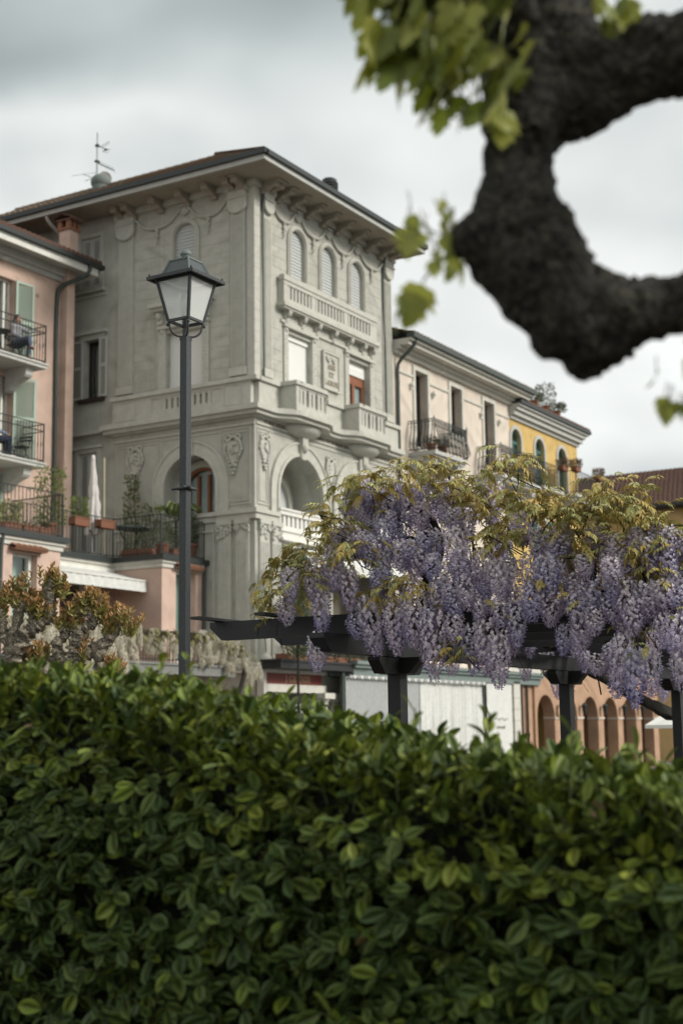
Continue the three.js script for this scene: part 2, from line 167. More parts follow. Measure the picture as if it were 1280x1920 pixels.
const TUFTS_B = [[-19.02,3.24,10.55],[-19.0,3.34,10.61],[-18.95,3.3,10.68],[-19.05,3.2,10.49],[-18.9,3.2,10.74],[-19.12,3.06,10.33],[-19.07,3.07,10.41],[-19.02,3.03,10.48],[-18.76,3.1,10.93],[-18.79,3.04,10.86],[-18.72,3.1,11.0],[-18.69,2.97,11.02],[-18.8,2.96,10.82],[-18.92,2.69,10.54],[-18.94,2.63,10.49],[-19.21,2.7,10.07],[-19.23,2.64,10.01],[-19.17,2.66,10.11],[-18.72,2.53,10.82],[-18.69,2.46,10.86],[-18.85,3.1,10.78]];
const PLANE_LIMBS = [[[-28.96,3.97,20.74,0.131],[-29.04,3.54,20.78,0.141],[-29.06,3.32,20.78,0.134],[-29.06,3.21,20.78,0.123],[-29.08,3.06,20.76,0.1],[-29.1,2.91,20.74,0.075],[-29.11,2.81,20.74,0.094],[-29.08,2.71,20.75,0.118],[-29.04,2.61,20.8,0.102],[-29.0,2.56,20.84,0.098],[-28.96,2.57,20.96,0.072],[-28.93,2.59,21.07,0.065],[-28.95,2.56,21.22,0.078],[-29.12,2.39,21.48,0.103]],[[-29.04,3.19,20.78,0.105],[-29.0,3.12,20.89,0.098],[-28.99,3.14,21.0,0.092],[-28.99,3.14,21.13,0.09],[-29.04,3.03,21.31,0.101],[-29.16,2.7,21.51,0.113]],[[-29.01,3.08,20.83,0.086],[-29.0,3.08,20.9,0.076]],[[-29.13,2.74,20.69,0.066],[-29.19,2.73,20.65,0.04],[-29.21,2.72,20.63,0.028]],[[-28.99,2.53,20.85,0.07],[-28.97,2.46,20.86,0.038]],[[-29.01,2.51,20.81,0.054],[-29.0,2.49,20.82,0.034]],[[-29.18,2.91,21.53,0.103],[-29.16,2.41,21.51,0.152],[-29.09,1.51,21.46,0.189],[-28.94,0.34,21.36,0.214]]];
// ------------------------------------------------------------------ setting
M('ground', new THREE.PlaneGeometry(700, 700).rotateX(-PI / 2), mat(0.12, 0.115, 0.105, 0.95, { map: rep(stoneMap, 0.25) }), scene, { kind: 'structure' });
M('garden_soil', bx(-33, -12, 0.004, 0.05, 13.5, 23.5), mat(0.07, 0.055, 0.04, 1, { map: rep(stoneMap, 0.8) }), scene, { kind: 'structure' });

// corrugated clay tile slope: a (lower left), b (lower right), c (upper right), d (upper left)
function tiles(a, b, c, d, wide = 0.24, long = 0.36, amp = 0.045) {
  const A = V(...a), B = V(...b), Cc = V(...c), D = V(...d), up = B.clone().sub(A).cross(D.clone().sub(A)).normalize(); if (up.y < 0) up.negate();
  const rows = Math.round(D.clone().sub(A).length() / long) || 1, pos = [], nrm = (u, v, h) => A.clone().lerp(B, u).lerp(D.clone().lerp(Cc, u), v).addScaledVector(up, h);
  for (let r = 0; r < rows; r++) {
    const v0 = r / rows, v1 = (r + 1) / rows, wl = A.clone().lerp(D, v0).distanceTo(B.clone().lerp(Cc, v0)), n = Math.max(2, Math.round(wl / wide)), k = 4;
    for (let i = 0; i < n * k; i++) {
      const u0 = i / (n * k), u1 = (i + 1) / (n * k), w = (j) => amp * Math.abs(Math.sin(PI * (j % k) / k)) + 0.008 * noise3(Math.floor(j / k), r, 3);
      const p = [nrm(u0, v0, w(i) + 0.05), nrm(u1, v0, w(i + 1) + 0.05), nrm(u1, v1, w(i + 1) + 0.012), nrm(u0, v1, w(i) + 0.012), nrm(u0, v0, 0), nrm(u1, v0, 0)];
      for (const q of [0, 1, 2, 0, 2, 3, 4, 5, 1, 4, 1, 0]) pos.push(p[q].x, p[q].y, p[q].z);
    }
  }
  const g = new THREE.BufferGeometry(); g.setAttribute('position', new THREE.Float32BufferAttribute(pos, 3)); g.computeVertexNormals(); return g;
}
const quad = (a, b, c, d) => { const g = new THREE.BufferGeometry(); g.setAttribute('position', new THREE.Float32BufferAttribute([a, b, c, a, c, d].flat(), 3)); g.computeVertexNormals(); return g; };
const slats = (x0, x1, y0, y1, z, h, t = 0.012) => { const l = []; for (let y = y0; y < y1 - h * 0.5; y += h) l.push(bx(x0, x1, y, Math.min(y1, y + h * 0.86), z, z + t)); return l; };
// a louvred shutter leaf: frame with its louvres
function shutterLeaf(parent, x0, x1, y0, y1, z, m, o = {}) {
  const mid = y0 + (y1 - y0) * 0.53, w = 0.07, s = M(o.name ?? 'shutter', [...frameRect(x0, x1, y0, y1, w, z, z + 0.05), bx(x0 + w, x1 - w, mid - 0.05, mid + 0.05, z, z + 0.05)], m, parent, o);
  const lou = []; for (const [a, b] of [[y0 + w, mid - 0.05], [mid + 0.05, y1 - w]]) for (let y = a + 0.02; y < b; y += 0.055) lou.push(bx(x0 + w, x1 - w, y - 0.026, y + 0.026, -0.004, 0.004).translate(0, -y, 0).rotateX(0.7).translate(0, y, z + 0.025));
  M('louvres', lou, m, s); return s;
}
// iron railing along a plan polyline: top and bottom rails, every bar its own part
function railing(parent, pts, y0, y1, gap, m, o = {}) {
  const rails = [], barG = boxUV(clean(new THREE.CylinderGeometry(o.r ?? 0.009, o.r ?? 0.009, y1 - y0, 5)));
  for (let i = 0; i + 1 < pts.length; i++) {
    const [ax, az] = pts[i], [bx_, bz] = pts[i + 1], L = Math.hypot(bx_ - ax, bz - az), n = Math.max(1, Math.round(L / gap));
    for (const y of [y0 + 0.07, y1, ...(o.mid ? [o.mid] : [])]) rails.push(bar([ax, y, az], [bx_, y, bz], 0.03, 0.022));
    rails.push(bar([ax, y0, az], [ax, y1 + 0.02, az], 0.032)); if (i + 2 === pts.length) rails.push(bar([bx_, y0, bz], [bx_, y1 + 0.02, bz], 0.032));
    for (let k = 1; k < n; k++) M('railing_bar', barG, m, parent, { raw: true, pos: [ax + (bx_ - ax) * k / n, (y0 + y1) / 2, az + (bz - az) * k / n] });
  }
  return M(o.name ?? 'railing', rails, m, parent);
}

// ------------------------------------------------------------------ grey villa
const villa = thing('grey_villa', 'tall grey stucco villa with bracketed eaves, carved plaque and curved stone balconies', 'building');
const W1 = [2.22, 3.95, 5.67], BIG = [2.3, 5.66];
M('wall', holed(rect(0, 8, 0, 17.3), [...W1.map((c) => archPts(c, 13.95, 16.03, 0.41)), rect(1.67, 2.98, 11.0, 13.2), rect(5.1, 6.42, 11.0, 13.2), ...BIG.map((c) => archPts(c, 7.45, 8.42, 1.17, 1.17, 24)), rect(1.4, 7.2, 3.75, 6.95), rect(0.35, 2.6, 0.1, 2.75)], -0.4, 0), C.grey, villa);
const LH = -12; // the left wall runs back from the corner
M('wall', holed(rect(LH, -0.4, 0, 17.3), [archPts(-2.42, 14.1, 16.08, 0.4), rect(-3.1, -1.78, 11.0, 13.26), archPts(-2.2, 7.75, 8.6, 0.92, 0.92, 24), rect(-6.2, -5.62, 11.68, 13.5), rect(-6.36, -5.64, 15.18, 16.7), rect(-6.36, -5.66, 7.0, 10.0)], -0.4, 0), C.grey, villa, { left: true });
M('wall', [bx(7.6, 8, 0, 17.3, -12, -0.4), bx(0.4, 7.6, 0, 17.3, -12, -11.6), bx(0.4, 7.6, 17.0, 17.28, -11.6, -0.4), bx(0.4, 7.6, 10.3, 10.5, -11.6, -0.4)], C.grey, villa);
M('inner_partition', [bx(1.3, 7.6, 0, 10.3, -1.6, -1.5), bx(0.4, 1.35, 0, 10.3, -5, -4.9), bx(1.3, 1.35, 0, 10.3, -4.9, -1.6)], C.soffit, villa);
// rusticated courses, each strip its own piece, cut at windows and pilasters
function courses(x0, x1, cuts, left) {
  const h = 0.31; for (let y = 11.62, k = 0; y < 16.95; y += h, k++) {
    const ym = y + h / 2; let iv = [[x0, x1]];
    for (const f of cuts) { const c = f(ym); if (!c) continue; iv = iv.flatMap(([a, b]) => [[a, Math.min(b, c[0])], [Math.max(a, c[1]), b]].filter(([p, q]) => q - p > 0.06)); }
    for (const [a, b] of iv) M('stone_course', bx(a, b, y + 0.004, Math.min(17.05, y + h) - 0.004, 0, 0.008 + 0.0015 * (k % 2)), C.greyBlock, villa, { left });
  }
}
const cutArch = (c, r, y0, sp) => (y) => y < y0 ? null : y < sp ? [c - r, c + r] : y < sp + r ? [c - Math.sqrt(r * r - (y - sp) ** 2), c + Math.sqrt(r * r - (y - sp) ** 2)] : null;
const cutR = (a, b, y0, y1) => (y) => y > y0 && y < y1 ? [a, b] : null;
courses(0.84, 7.28, [...W1.map((c) => cutArch(c, 0.54, 13.9, 16.03)), cutR(1.0, 6.4, 13.6, 14.95), cutR(1.42, 3.2, 11, 13.7), cutR(4.86, 6.66, 11, 13.7), cutR(3.5, 4.52, 11.9, 13.12), cutR(3.1, 5, 13.4, 14)], false);
courses(-4.28, -0.84, [cutArch(-2.42, 0.54, 13.9, 16.08), cutR(-3.52, -1.52, 11, 14.25)], true);
// fluted pilasters with shields
function pilaster(x0, x1, y0, y1, left, shield = true) {
  const n = 5, w = (x1 - x0), l = [bx(x0, x1, y0, y1, 0, 0.05), bx(x0 - 0.04, x1 + 0.04, y0, y0 + 0.22, 0, 0.09)];
  for (let i = 0; i <= n; i++) l.push(bx(x0 + 0.03 + (w - 0.06 - 0.035) * i / n, x0 + 0.065 + (w - 0.06 - 0.035) * i / n, y0 + 0.28, y1 - 0.85, 0.05, 0.075));
  const p = M('pilaster', l, C.greyTrim, villa, { left });
  if (shield) {
    const cx = (x0 + x1) / 2, r = w / 2 + 0.04, g = new THREE.ExtrudeGeometry(poly([[cx - r, y1 - 0.12], [cx - r, y1 - 0.5], ...arcPts(cx, y1 - 0.5, r, PI, 2 * PI, 10, r * 0.85), [cx + r, y1 - 0.12]]), { depth: 0.09, bevelEnabled: true, bevelSize: 0.03, bevelThickness: 0.03, bevelSegments: 2 }).translate(0, 0, 0.04);
    M('shield', [g, bx(cx - r - 0.02, cx + r + 0.02, y1 - 0.34, y1 - 0.3, 0.12, 0.2), bx(cx - r - 0.05, cx + r + 0.05, y1 - 0.12, y1, 0, 0.2)], C.greyTrim, p);
  }
}
pilaster(0.44, 0.8, 11.62, 17.15, false); pilaster(7.46, 7.9, 11.62, 17.15, false);
pilaster(-0.77, -0.27, 11.62, 17.15, true); pilaster(-4.9, -4.34, 11.62, 17.15, true);
M('corner_strip', [bx(-0.025, 0.27, 11.6, 17.2, 0, 0.03), bx(-0.025, 0, 11.6, 17.2, -0.22, 0)], C.greyTrim, villa);
for (let y = 11.93; y < 17; y += 0.31) M('strip_joint', bx(-0.027, 0.272, y, y + 0.008, 0.0, 0.032), C.soffit, villa);
// garlands under the eaves
function garland(xa, xb, yt, left) {
  const xm = (xa + xb) / 2, pts = [], l = []; for (let i = 0; i <= 14; i++) { const t = i / 14, s = Math.abs(2 * t - 1); pts.push([xa + (xb - xa) * t, yt - 0.42 * (1 - s * s) - 0.04 * Math.sin(t * 2 * PI) ** 2, 0.05]); }
  l.push(tube(pts, 0.042, 40, 6)); for (let i = 0; i <= 18; i++) { const t = i / 18, s = Math.abs(2 * t - 1); l.push(ball(xa + (xb - xa) * t, yt - 0.42 * (1 - s * s) - 0.04 * Math.sin(t * 2 * PI) ** 2 - 0.01, 0.07, 0.032 + 0.022 * (1 - s), 1, 1, 1, 6)); }
  for (let i = 0; i < 7; i++) l.push(ball(xm + 0.02 * ((i % 2) * 2 - 1), yt - 0.46 - i * 0.075, 0.06, 0.062 - i * 0.005, 1, 1, 0.8, 6));
  M('garland', l, C.greyTrim, villa, { left });
}
for (const [a, b] of [[0.86, 2.1], [2.36, 3.82], [4.08, 5.54], [5.8, 7.4]]) garland(a, b, 16.93, false);
garland(-4.28, -2.58, 16.95, true); garland(-2.28, -0.84, 16.95, true);
const shell = (x, y, left) => { const l = [ball(x, y, 0.05, 0.1, 1, 0.9, 0.8), bx(x - 0.13, x + 0.13, y + 0.09, y + 0.14, 0, 0.13)]; for (let i = -2; i <= 2; i++) l.push(ball(x + i * 0.06, y - 0.12 + 0.03 * Math.abs(i), 0.06, 0.05, 0.7, 1.6, 0.8, 6)); M('shell_ornament', l, C.greyTrim, villa, { left }); };
W1.forEach((c) => shell(c + 0.03, 16.88, false)); shell(-2.42, 16.9, true);
M('frieze_moulding', [bx(0, 8, 17.12, 17.3, 0, 0.12), bx(-0.12, 0, 17.12, 17.3, -4.95, 0.12)], C.greyTrim, villa);
// arched top windows with roller shutters
function archWindow(c, y0, sp, r, left) {
  const w = M('window', [archBand(c, y0, sp, r, r + 0.13, 0, 0.07), archBand(c, y0, sp, r + 0.03, r + 0.07, 0.07, 0.1)], C.greyTrim, villa, { left });
  const l = []; for (let y = y0; y < sp + r; y += 0.1) { const hw = y < sp ? r : Math.sqrt(Math.max(0, r * r - (y - sp) ** 2)); if (hw > 0.03) l.push(new THREE.CylinderGeometry(0.046, 0.046, hw * 2, 6).rotateZ(PI / 2).scale(1, 1, 0.5).translate(c, y, -0.09)); }
  M('roller_shutter', [...l, ext(poly(archPts(c, y0, sp, r + 0.02)), -0.12, -0.1)], C.blindGrey, w);
}
W1.forEach((c) => archWindow(c, 13.95, 16.03, 0.41, false)); archWindow(-2.42, 14.1, 16.08, 0.4, true);
// long shallow balcony over the first-floor windows
{
  const b = M('balcony', [bx(1.12, 6.66, 13.86, 13.98, 0, 0.3), bx(1.16, 6.62, 13.8, 13.86, 0, 0.25), bx(1.2, 6.58, 13.98, 14.12, 0.1, 0.22), bx(1.19, 6.6, 14.52, 14.64, 0.09, 0.23), bx(1.16, 6.64, 14.64, 14.8, 0.07, 0.26), bx(1.2, 1.42, 14.12, 14.52, 0.1, 0.22), bx(1.2, 1.3, 13.98, 14.64, 0, 0.1), bx(6.16, 6.58, 14.12, 14.52, 0, 0.22), bx(2.7, 2.94, 14.12, 14.52, 0.11, 0.21), bx(4.58, 4.82, 14.12, 14.52, 0.11, 0.21)], C.greyTrim, villa);
  const g = boxUV(clean(bx(-0.05, 0.05, 14.12, 14.52, 0.12, 0.2)));
  for (const [x0, x1, n] of [[1.42, 2.7, 7], [2.94, 4.58, 9], [4.82, 6.16, 7]]) for (let i = 0; i < n; i++) M('baluster', g, C.greyTrim, b, { raw: true, pos: [x0 + (x1 - x0) * (i + 0.5) / n, 0, 0] });
  for (const x of [1.56, 2.4, 3.22, 4.15, 5.09, 5.92, 6.5]) M('console', [bx(x - 0.1, x + 0.1, 13.56, 13.8, 0, 0.1), ball(x, 13.69, 0.13, 0.11, 0.75, 0.9, 1.1), bx(x - 0.09, x + 0.09, 13.74, 13.8, 0, 0.23), ball(x, 13.5, 0.07, 0.07, 0.9, 1.3, 0.8)], C.greyTrim, villa);
  M('lintel_band', bx(1.3, 6.7, 13.44, 13.52, 0, 0.07), C.greyTrim, villa);
}
// first-floor french windows
function frenchSurround(x0, x1, y1, left, w = 0.22) {
  const l = [bx(x0 - w, x0, 11.0, y1 + 0.12, 0, 0.06), bx(x1, x1 + w, 11.0, y1 + 0.12, 0, 0.06), bx(x0 - w - 0.04, x1 + w + 0.04, y1 + 0.12, y1 + 0.22, 0, 0.12)];
  for (const x of [x0 - w / 2, x1 + w / 2]) l.push(ball(x, y1 + 0.05, 0.07, 0.07, 1, 1, 0.6));
  for (let y = 11.1; y < y1; y += 0.11) for (const x of [x0 - w / 2, x1 + w / 2]) l.push(ball(x + 0.03 * Math.sin(y * 29), y, 0.06, 0.032, 1, 1.2, 0.6, 5));
  return M('window', l, C.greyTrim, villa, { left });
}
{
  const a = frenchSurround(1.67, 2.98, 13.2, false); M('roller_shutter', [...slats(1.67, 2.98, 11, 13.05, -0.17, 0.06), bx(1.67, 2.98, 11, 13.2, -0.2, -0.17), bx(1.67, 2.98, 13.05, 13.2, -0.17, -0.1)], C.blind, a);
  const b = frenchSurround(5.1, 6.42, 13.2, false); M('roller_shutter', [...slats(5.1, 6.42, 12.78, 13.05, -0.16, 0.06), bx(5.1, 6.42, 12.78, 13.2, -0.19, -0.16)], C.blind, b);
  M('wooden_frame', [...frameRect(5.1, 6.42, 11.0, 12.78, 0.12, -0.27, -0.2), bx(5.69, 5.83, 11.1, 12.66, -0.26, -0.19), bx(5.1, 6.42, 12.5, 12.78, -0.265, -0.195)], C.wood, b);
  M('pane', bx(5.22, 5.69, 11.12, 12.5, -0.24, -0.235), C.glass, b); M('pane', bx(5.83, 6.3, 11.12, 12.5, -0.24, -0.235), C.glass, b);
  M('curtain', Array.from({ length: 14 }, (_, i) => cyl(5.2 + i * 0.085, 11, 12.6, -0.34, 0.05, 0.05, 6)), C.curtain, b);
  const c = frenchSurround(-3.1, -1.78, 13.26, true, 0.24); M('roller_shutter', [...slats(-3.1, -1.78, 11, 13.26, -0.2, 0.06), bx(-3.1, -1.78, 11, 13.26, -0.23, -0.2)], C.blind, c);
  M('ledge', [bx(-3.55, -1.35, 14.0, 14.12, 0, 0.34), bx(-3.48, -1.42, 13.9, 14.0, 0, 0.24)], C.greyTrim, villa, { left: true });
  for (const x of [-3.28, -2.42, -1.62]) M('console', [bx(x - 0.1, x + 0.1, 13.52, 13.9, 0, 0.12), ball(x, 13.76, 0.14, 0.12, 0.8, 1, 1)], C.greyTrim, villa, { left: true });
}
// carved plaque
const font = await new FontLoader().loadAsync('fonts/droid/droid_serif_bold.typeface.json'), fontSans = await new FontLoader().loadAsync('fonts/droid/droid_sans_bold.typeface.json');
function text(s, size, x, y, z, depth = 0.012, f = font) { const g = new TextGeometry(s, { font: f, size, depth, curveSegments: 3, bevelEnabled: false }); g.computeBoundingBox(); return g.translate(x - (g.boundingBox.min.x + g.boundingBox.max.x) / 2, y, z); }
{
  const p = M('plaque', [bx(3.58, 4.45, 11.95, 13.06, 0.02, 0.06), ...frameRect(3.54, 4.49, 11.91, 13.1, 0.06, 0.02, 0.1), tube([[3.72, 12.94, 0.08], [3.86, 12.8, 0.09], [4.0, 12.94, 0.08]], 0.035, 12), tube([[4.04, 12.94, 0.08], [4.17, 12.8, 0.09], [4.3, 12.94, 0.08]], 0.035, 12)], C.greyTrim, villa);
  M('lettering', [text('ARS', 0.16, 4.02, 12.57, 0.06, 0.02), text('ET', 0.16, 4.02, 12.33, 0.06, 0.02), text('LABOR', 0.16, 4.02, 12.07, 0.06, 0.02)], C.soffit, p, { keepUV: false });
}
// serpentine slab and curved balconies
const bump = (x) => { let s = 0; for (const o of [0, 3.5]) s = Math.max(s, THREE.MathUtils.smoothstep(x, 0.55 + o, 1.25 + o) * (1 - THREE.MathUtils.smoothstep(x, 2.75 + o, 3.75 + o))); return s; };
{
  const path = (b, a, x0, x1, n = 60) => Array.from({ length: n + 1 }, (_, i) => { const x = x0 + (x1 - x0) * i / n; return [x, b + a * bump(x)]; });
  M('string_course', [plan([...path(0.36, 0.42, -0.36, 8.1), [8.1, 0], [-0.36, 0]], 10.55, 10.7), plan([...path(0.26, 0.4, -0.26, 8.04), [8.04, 0], [-0.26, 0]], 10.44, 10.55), bx(-0.36, 0, 10.55, 10.7, -5.3, 0), bx(-0.26, 0, 10.44, 10.55, -5.25, 0), bx(-0.18, 0, 10.55, 10.66, -12, -5.3)], C.greyTrim, villa);
  M('frieze', [bx(0.05, 7.98, 10.2, 10.26, 0, 0.05), bx(-0.05, 0, 10.18, 10.24, -5.05, 0.03), bx(-0.05, 8, 10.38, 10.44, 0, 0.1), bx(-0.1, -0.05, 10.38, 10.44, -5.05, 0.1)], C.greyTrim, villa);
  const tooth = boxUV(clean(bx(-0.018, 0.018, 10.27, 10.37, 0, 0.025))), rnd = rng(5);
  const dent = []; for (let x = 0.5; x < 7.9; x += 0.075) if (rnd() > 0.14) dent.push(tooth.clone().translate(x, (rnd() - 0.5) * 0.02, 0)); M('frieze_relief', dent, C.soffit, villa);
  // parapet between and behind the balconies
  for (const [a, b] of [[0, 1.02], [3.55, 4.55], [7.05, 8]]) M('parapet', [bx(a, b, 10.7, 11.4, 0, 0.16), bx(a - (a ? 0 : 0.06), b + (b > 7 ? 0.05 : 0), 11.4, 11.52, 0, 0.24)], C.greyTrim, villa);
  for (const o of [0, 3.5]) {
    const front = []; for (let i = 0; i <= 36; i++) { const x = 1.2 + o + (3.62 - 1.2) * i / 36; front.push([x, 0.1 + 0.62 * (1 - THREE.MathUtils.smoothstep(x - o, 2.55, 3.65))]); }
    const bal = M('balcony', [sweepPlan(front, 10.7, 10.86, 0.13), sweepPlan(front, 11.36, 11.42, 0.13), sweepPlan(front.map(([x, z]) => [x, z + 0.06]), 11.42, 11.54, 0.24), bx(1.04 + o, 1.2 + o, 10.7, 11.42, 0, 0.72), bx(0.98 + o, 1.26 + o, 11.42, 11.54, 0, 0.78)], C.greyTrim, villa);
    const bg = boxUV(clean(new THREE.CylinderGeometry(0.075, 0.075, 0.5, 8).scale(1, 1, 0.8))), cap = boxUV(clean(mergeGeometries([bx(-0.095, 0.095, 0, 0.06, -0.05, 0.05), bx(-0.095, 0.095, 0.44, 0.5, -0.05, 0.05), bx(-0.062, 0.062, 0.06, 0.44, -0.05, 0.05)])));
    const N = 9; for (let i = 0; i <= N; i++) { const s = 2 + Math.round(31 * i / N), [x, z] = front[s], [x2, z2] = front[Math.min(36, s + 1)]; M('baluster', cap, C.greyTrim, bal, { raw: true, pos: [x, 10.86, z - 0.07], turn: -Math.atan2(z2 - z, x2 - x) }); }
    M('corbel', [new THREE.SphereGeometry(0.85, 20, 8, 0, PI, PI / 2, PI / 2).scale(1, 0.34, 0.62).translate(2.3 + o, 10.42, 0.02), new THREE.TorusGeometry(0.62, 0.05, 6, 20, PI).rotateX(PI / 2).scale(1, 1, 0.62).translate(2.3 + o, 10.33, 0.02), bx(2.16 + o, 2.44 + o, 9.86, 10.2, 0, 0.22), ball(2.3 + o, 9.84, 0.16, 0.14, 0.9, 1.1, 1), bx(2.2 + o, 2.4 + o, 9.5, 9.86, 0, 0.17)], C.greyTrim, villa);
  }
  // left-hand parapet with pierced panel
  const lp = M('parapet', [bx(-4.95, -3.5, 10.7, 11.4, 0, 0.18), bx(-1.0, -0, 10.7, 11.4, 0, 0.18), bx(-3.5, -1.0, 10.7, 10.9, 0.02, 0.18), bx(-3.5, -1.0, 11.3, 11.4, 0.02, 0.18), bx(-5.0, 0.24, 11.4, 11.52, 0, 0.26), bx(-3.5, -3.14, 10.9, 11.3, 0.04, 0.15), bx(-1.36, -1.0, 10.9, 11.3, 0.04, 0.15)], C.greyTrim, villa, { left: true });
  const bg = boxUV(clean(mergeGeometries([bx(-0.06, 0.06, 0.06, 0.34, 0.05, 0.16), bx(-0.095, 0.095, 0, 0.06, 0.05, 0.16), bx(-0.095, 0.095, 0.34, 0.4, 0.05, 0.16)])));
  for (let i = 0; i < 9; i++) M('baluster', bg, C.greyTrim, lp, { raw: true, pos: [-3.06 + i * 0.203, 10.9, 0] });
  for (const [a, b] of [[-0.92, -0.3], [-4.85, -4.05]]) M('parapet_panel', frameRect(a, b, 10.76, 11.34, 0.03, 0.18, 0.2), C.greyTrim, lp);
}
// great arches of the mezzanine
function greatArch(c, sp, r, left, y0) {
  const a = M('arch', [archBand(c, y0, sp, r, r + 0.1, 0, 0.1), archBand(c, y0, sp, r + 0.1, r + 0.36, 0, 0.055), archBand(c, y0, sp, r + 0.36, r + 0.42, 0, 0.09), archBand(c, y0, sp, r, r + 0.12, -1.0, -0.4), bx(c - 0.13, c + 0.13, sp + r - 0.06, sp + r + 0.44, 0, 0.16)], C.greyTrim, villa, { left });
  return a;
}
for (const c of BIG) {
  const a = greatArch(c, 8.42, 1.17, false, 7.45);
  M('inner_wall', ext(poly(archPts(c, 7.0, 8.42, 1.3)), -1.1, -1.0), C.grey, a); M('inner_moulding', [archBand(c, 7.0, 8.3, 0.78, 0.95, -1.0, -0.86)], C.greyTrim, a);
  M('blind', ext(poly(archPts(c, 7.0, 8.3, 0.78)), -1.0, -0.97), C.blindGrey, a);
  const b = M('balustrade', [bx(c - 1.17, c + 1.17, 7.1, 7.46, -0.2, 0.1), bx(c - 1.2, c + 1.2, 7.78, 7.9, -0.2, 0.12), bx(c - 1.24, c + 1.24, 7.9, 7.96, -0.2, 0.16), bx(c - 1.2, c + 1.2, 7.3, 7.36, 0.1, 0.15), bx(c - 1.2, c + 1.2, 7.04, 7.12, -0.2, 0.2)], C.white, villa);
  const g = boxUV(clean(bx(-0.065, 0.065, 7.46, 7.78, -0.08, 0.06))); for (let i = 0; i <= 10; i++) M('baluster', g, C.white, b, { raw: true, pos: [c - 1.13 + i * 0.226, 0, 0] });
}
{
  const a = greatArch(-2.2, 8.6, 0.92, true, 7.75);
  M('sill', bx(-3.2, -1.2, 7.68, 7.8, -0.3, 0.12), C.greyTrim, a); M('inner_moulding', archBand(-2.2, 7.75, 8.55, 0.72, 0.92, -0.6, -0.52), C.greyTrim, a);
  M('wooden_frame', [archBand(-2.2, 7.75, 8.55, 0.64, 0.74, -0.7, -0.6), ...[-2.75, -2.4, -2.02, -1.66].map((x) => bx(x - 0.045, x + 0.045, 7.75, 9.05, -0.7, -0.62))], C.wood, a);
  M('pane', ext(poly(archPts(-2.2, 7.75, 8.55, 0.68)), -0.68, -0.675), C.glass, a);
  M('curtain', Array.from({ length: 17 }, (_, i) => { const x = -2.8 + i * 0.075; return cyl(x, 7.7, 8.5 + Math.sqrt(Math.max(0.01, 0.46 - (x + 2.2) ** 2)), -0.78, 0.045, 0.045, 6); }), C.curtain, a);
}
function spandrel(x0, x1, left) { M('panel_moulding', [...frameRect(x0, x1, 7.95, 10.12, 0.03, 0, 0.03), ...frameRect(x0 + 0.1, x1 - 0.1, 8.05, 10.02, 0.025, 0, 0.025)], C.greyTrim, villa, { left }); }
spandrel(0.1, 0.68, false); spandrel(-1.15, -0.12, true); spandrel(-4.95, -3.25, true);
M('panel_moulding', [bx(0.7, 1.9, 10.08, 10.11, 0, 0.03), bx(2.7, 5.2, 10.06, 10.09, 0, 0.03), bx(6.1, 7.9, 10.06, 10.09, 0, 0.03), bx(-0.03, 0, 10.06, 10.09, -3.2, -1.2)], C.greyTrim, villa);
function cartouche(x, y, s, left, stripes) { // shield framed by scrolls and a hanging point
  const r = rng(Math.round(x * 31 + 900)), l = [ext(poly([[x - 0.2 * s, y + 0.28 * s], [x + 0.2 * s, y + 0.28 * s], [x + 0.22 * s, y], [x, y - 0.5 * s], [x - 0.22 * s, y]]), 0, 0.05)];
  for (let i = 0; i < 30; i++) { const t = i / 30, a = t * 2 * PI, k = a > PI ? 1 + 0.75 * Math.max(0, -Math.sin(a)) ** 6 : 1; l.push(ball(x + Math.cos(a) * 0.3 * s * (1 - 0.45 * Math.max(0, -Math.sin(a))), y + Math.sin(a) * 0.4 * s * k, 0.05, (0.04 + 0.022 * r()) * s, 1, 1, 0.8, 6)); }
  for (const q of [-1, 1]) l.push(new THREE.TorusGeometry(0.09 * s, 0.035 * s, 6, 10).translate(x + q * 0.17 * s, y + 0.38 * s, 0.05));
  if (stripes) for (let i = 0; i < 3; i++) l.push(bar([x - 0.14 * s, y - 0.12 * s + i * 0.13 * s, 0.06], [x + 0.14 * s, y + 0.06 * s + i * 0.13 * s, 0.06], 0.05, 0.05)); else for (let i = 0; i < 9; i++) l.push(ball(x + (r() - 0.5) * 0.22 * s, y + (r() - 0.35) * 0.3 * s, 0.07, 0.055 * s, 1, 1, 0.8, 6));
  M('cartouche', l, C.greyTrim, villa, { left });
}
cartouche(0.46, 9.55, 0.85, false, false); cartouche(3.98, 9.45, 0.9, false, true); cartouche(7.4, 9.5, 0.85, false, false); cartouche(-0.7, 9.5, 0.95, true, false); cartouche(-4.2, 9.55, 0.95, true, false);
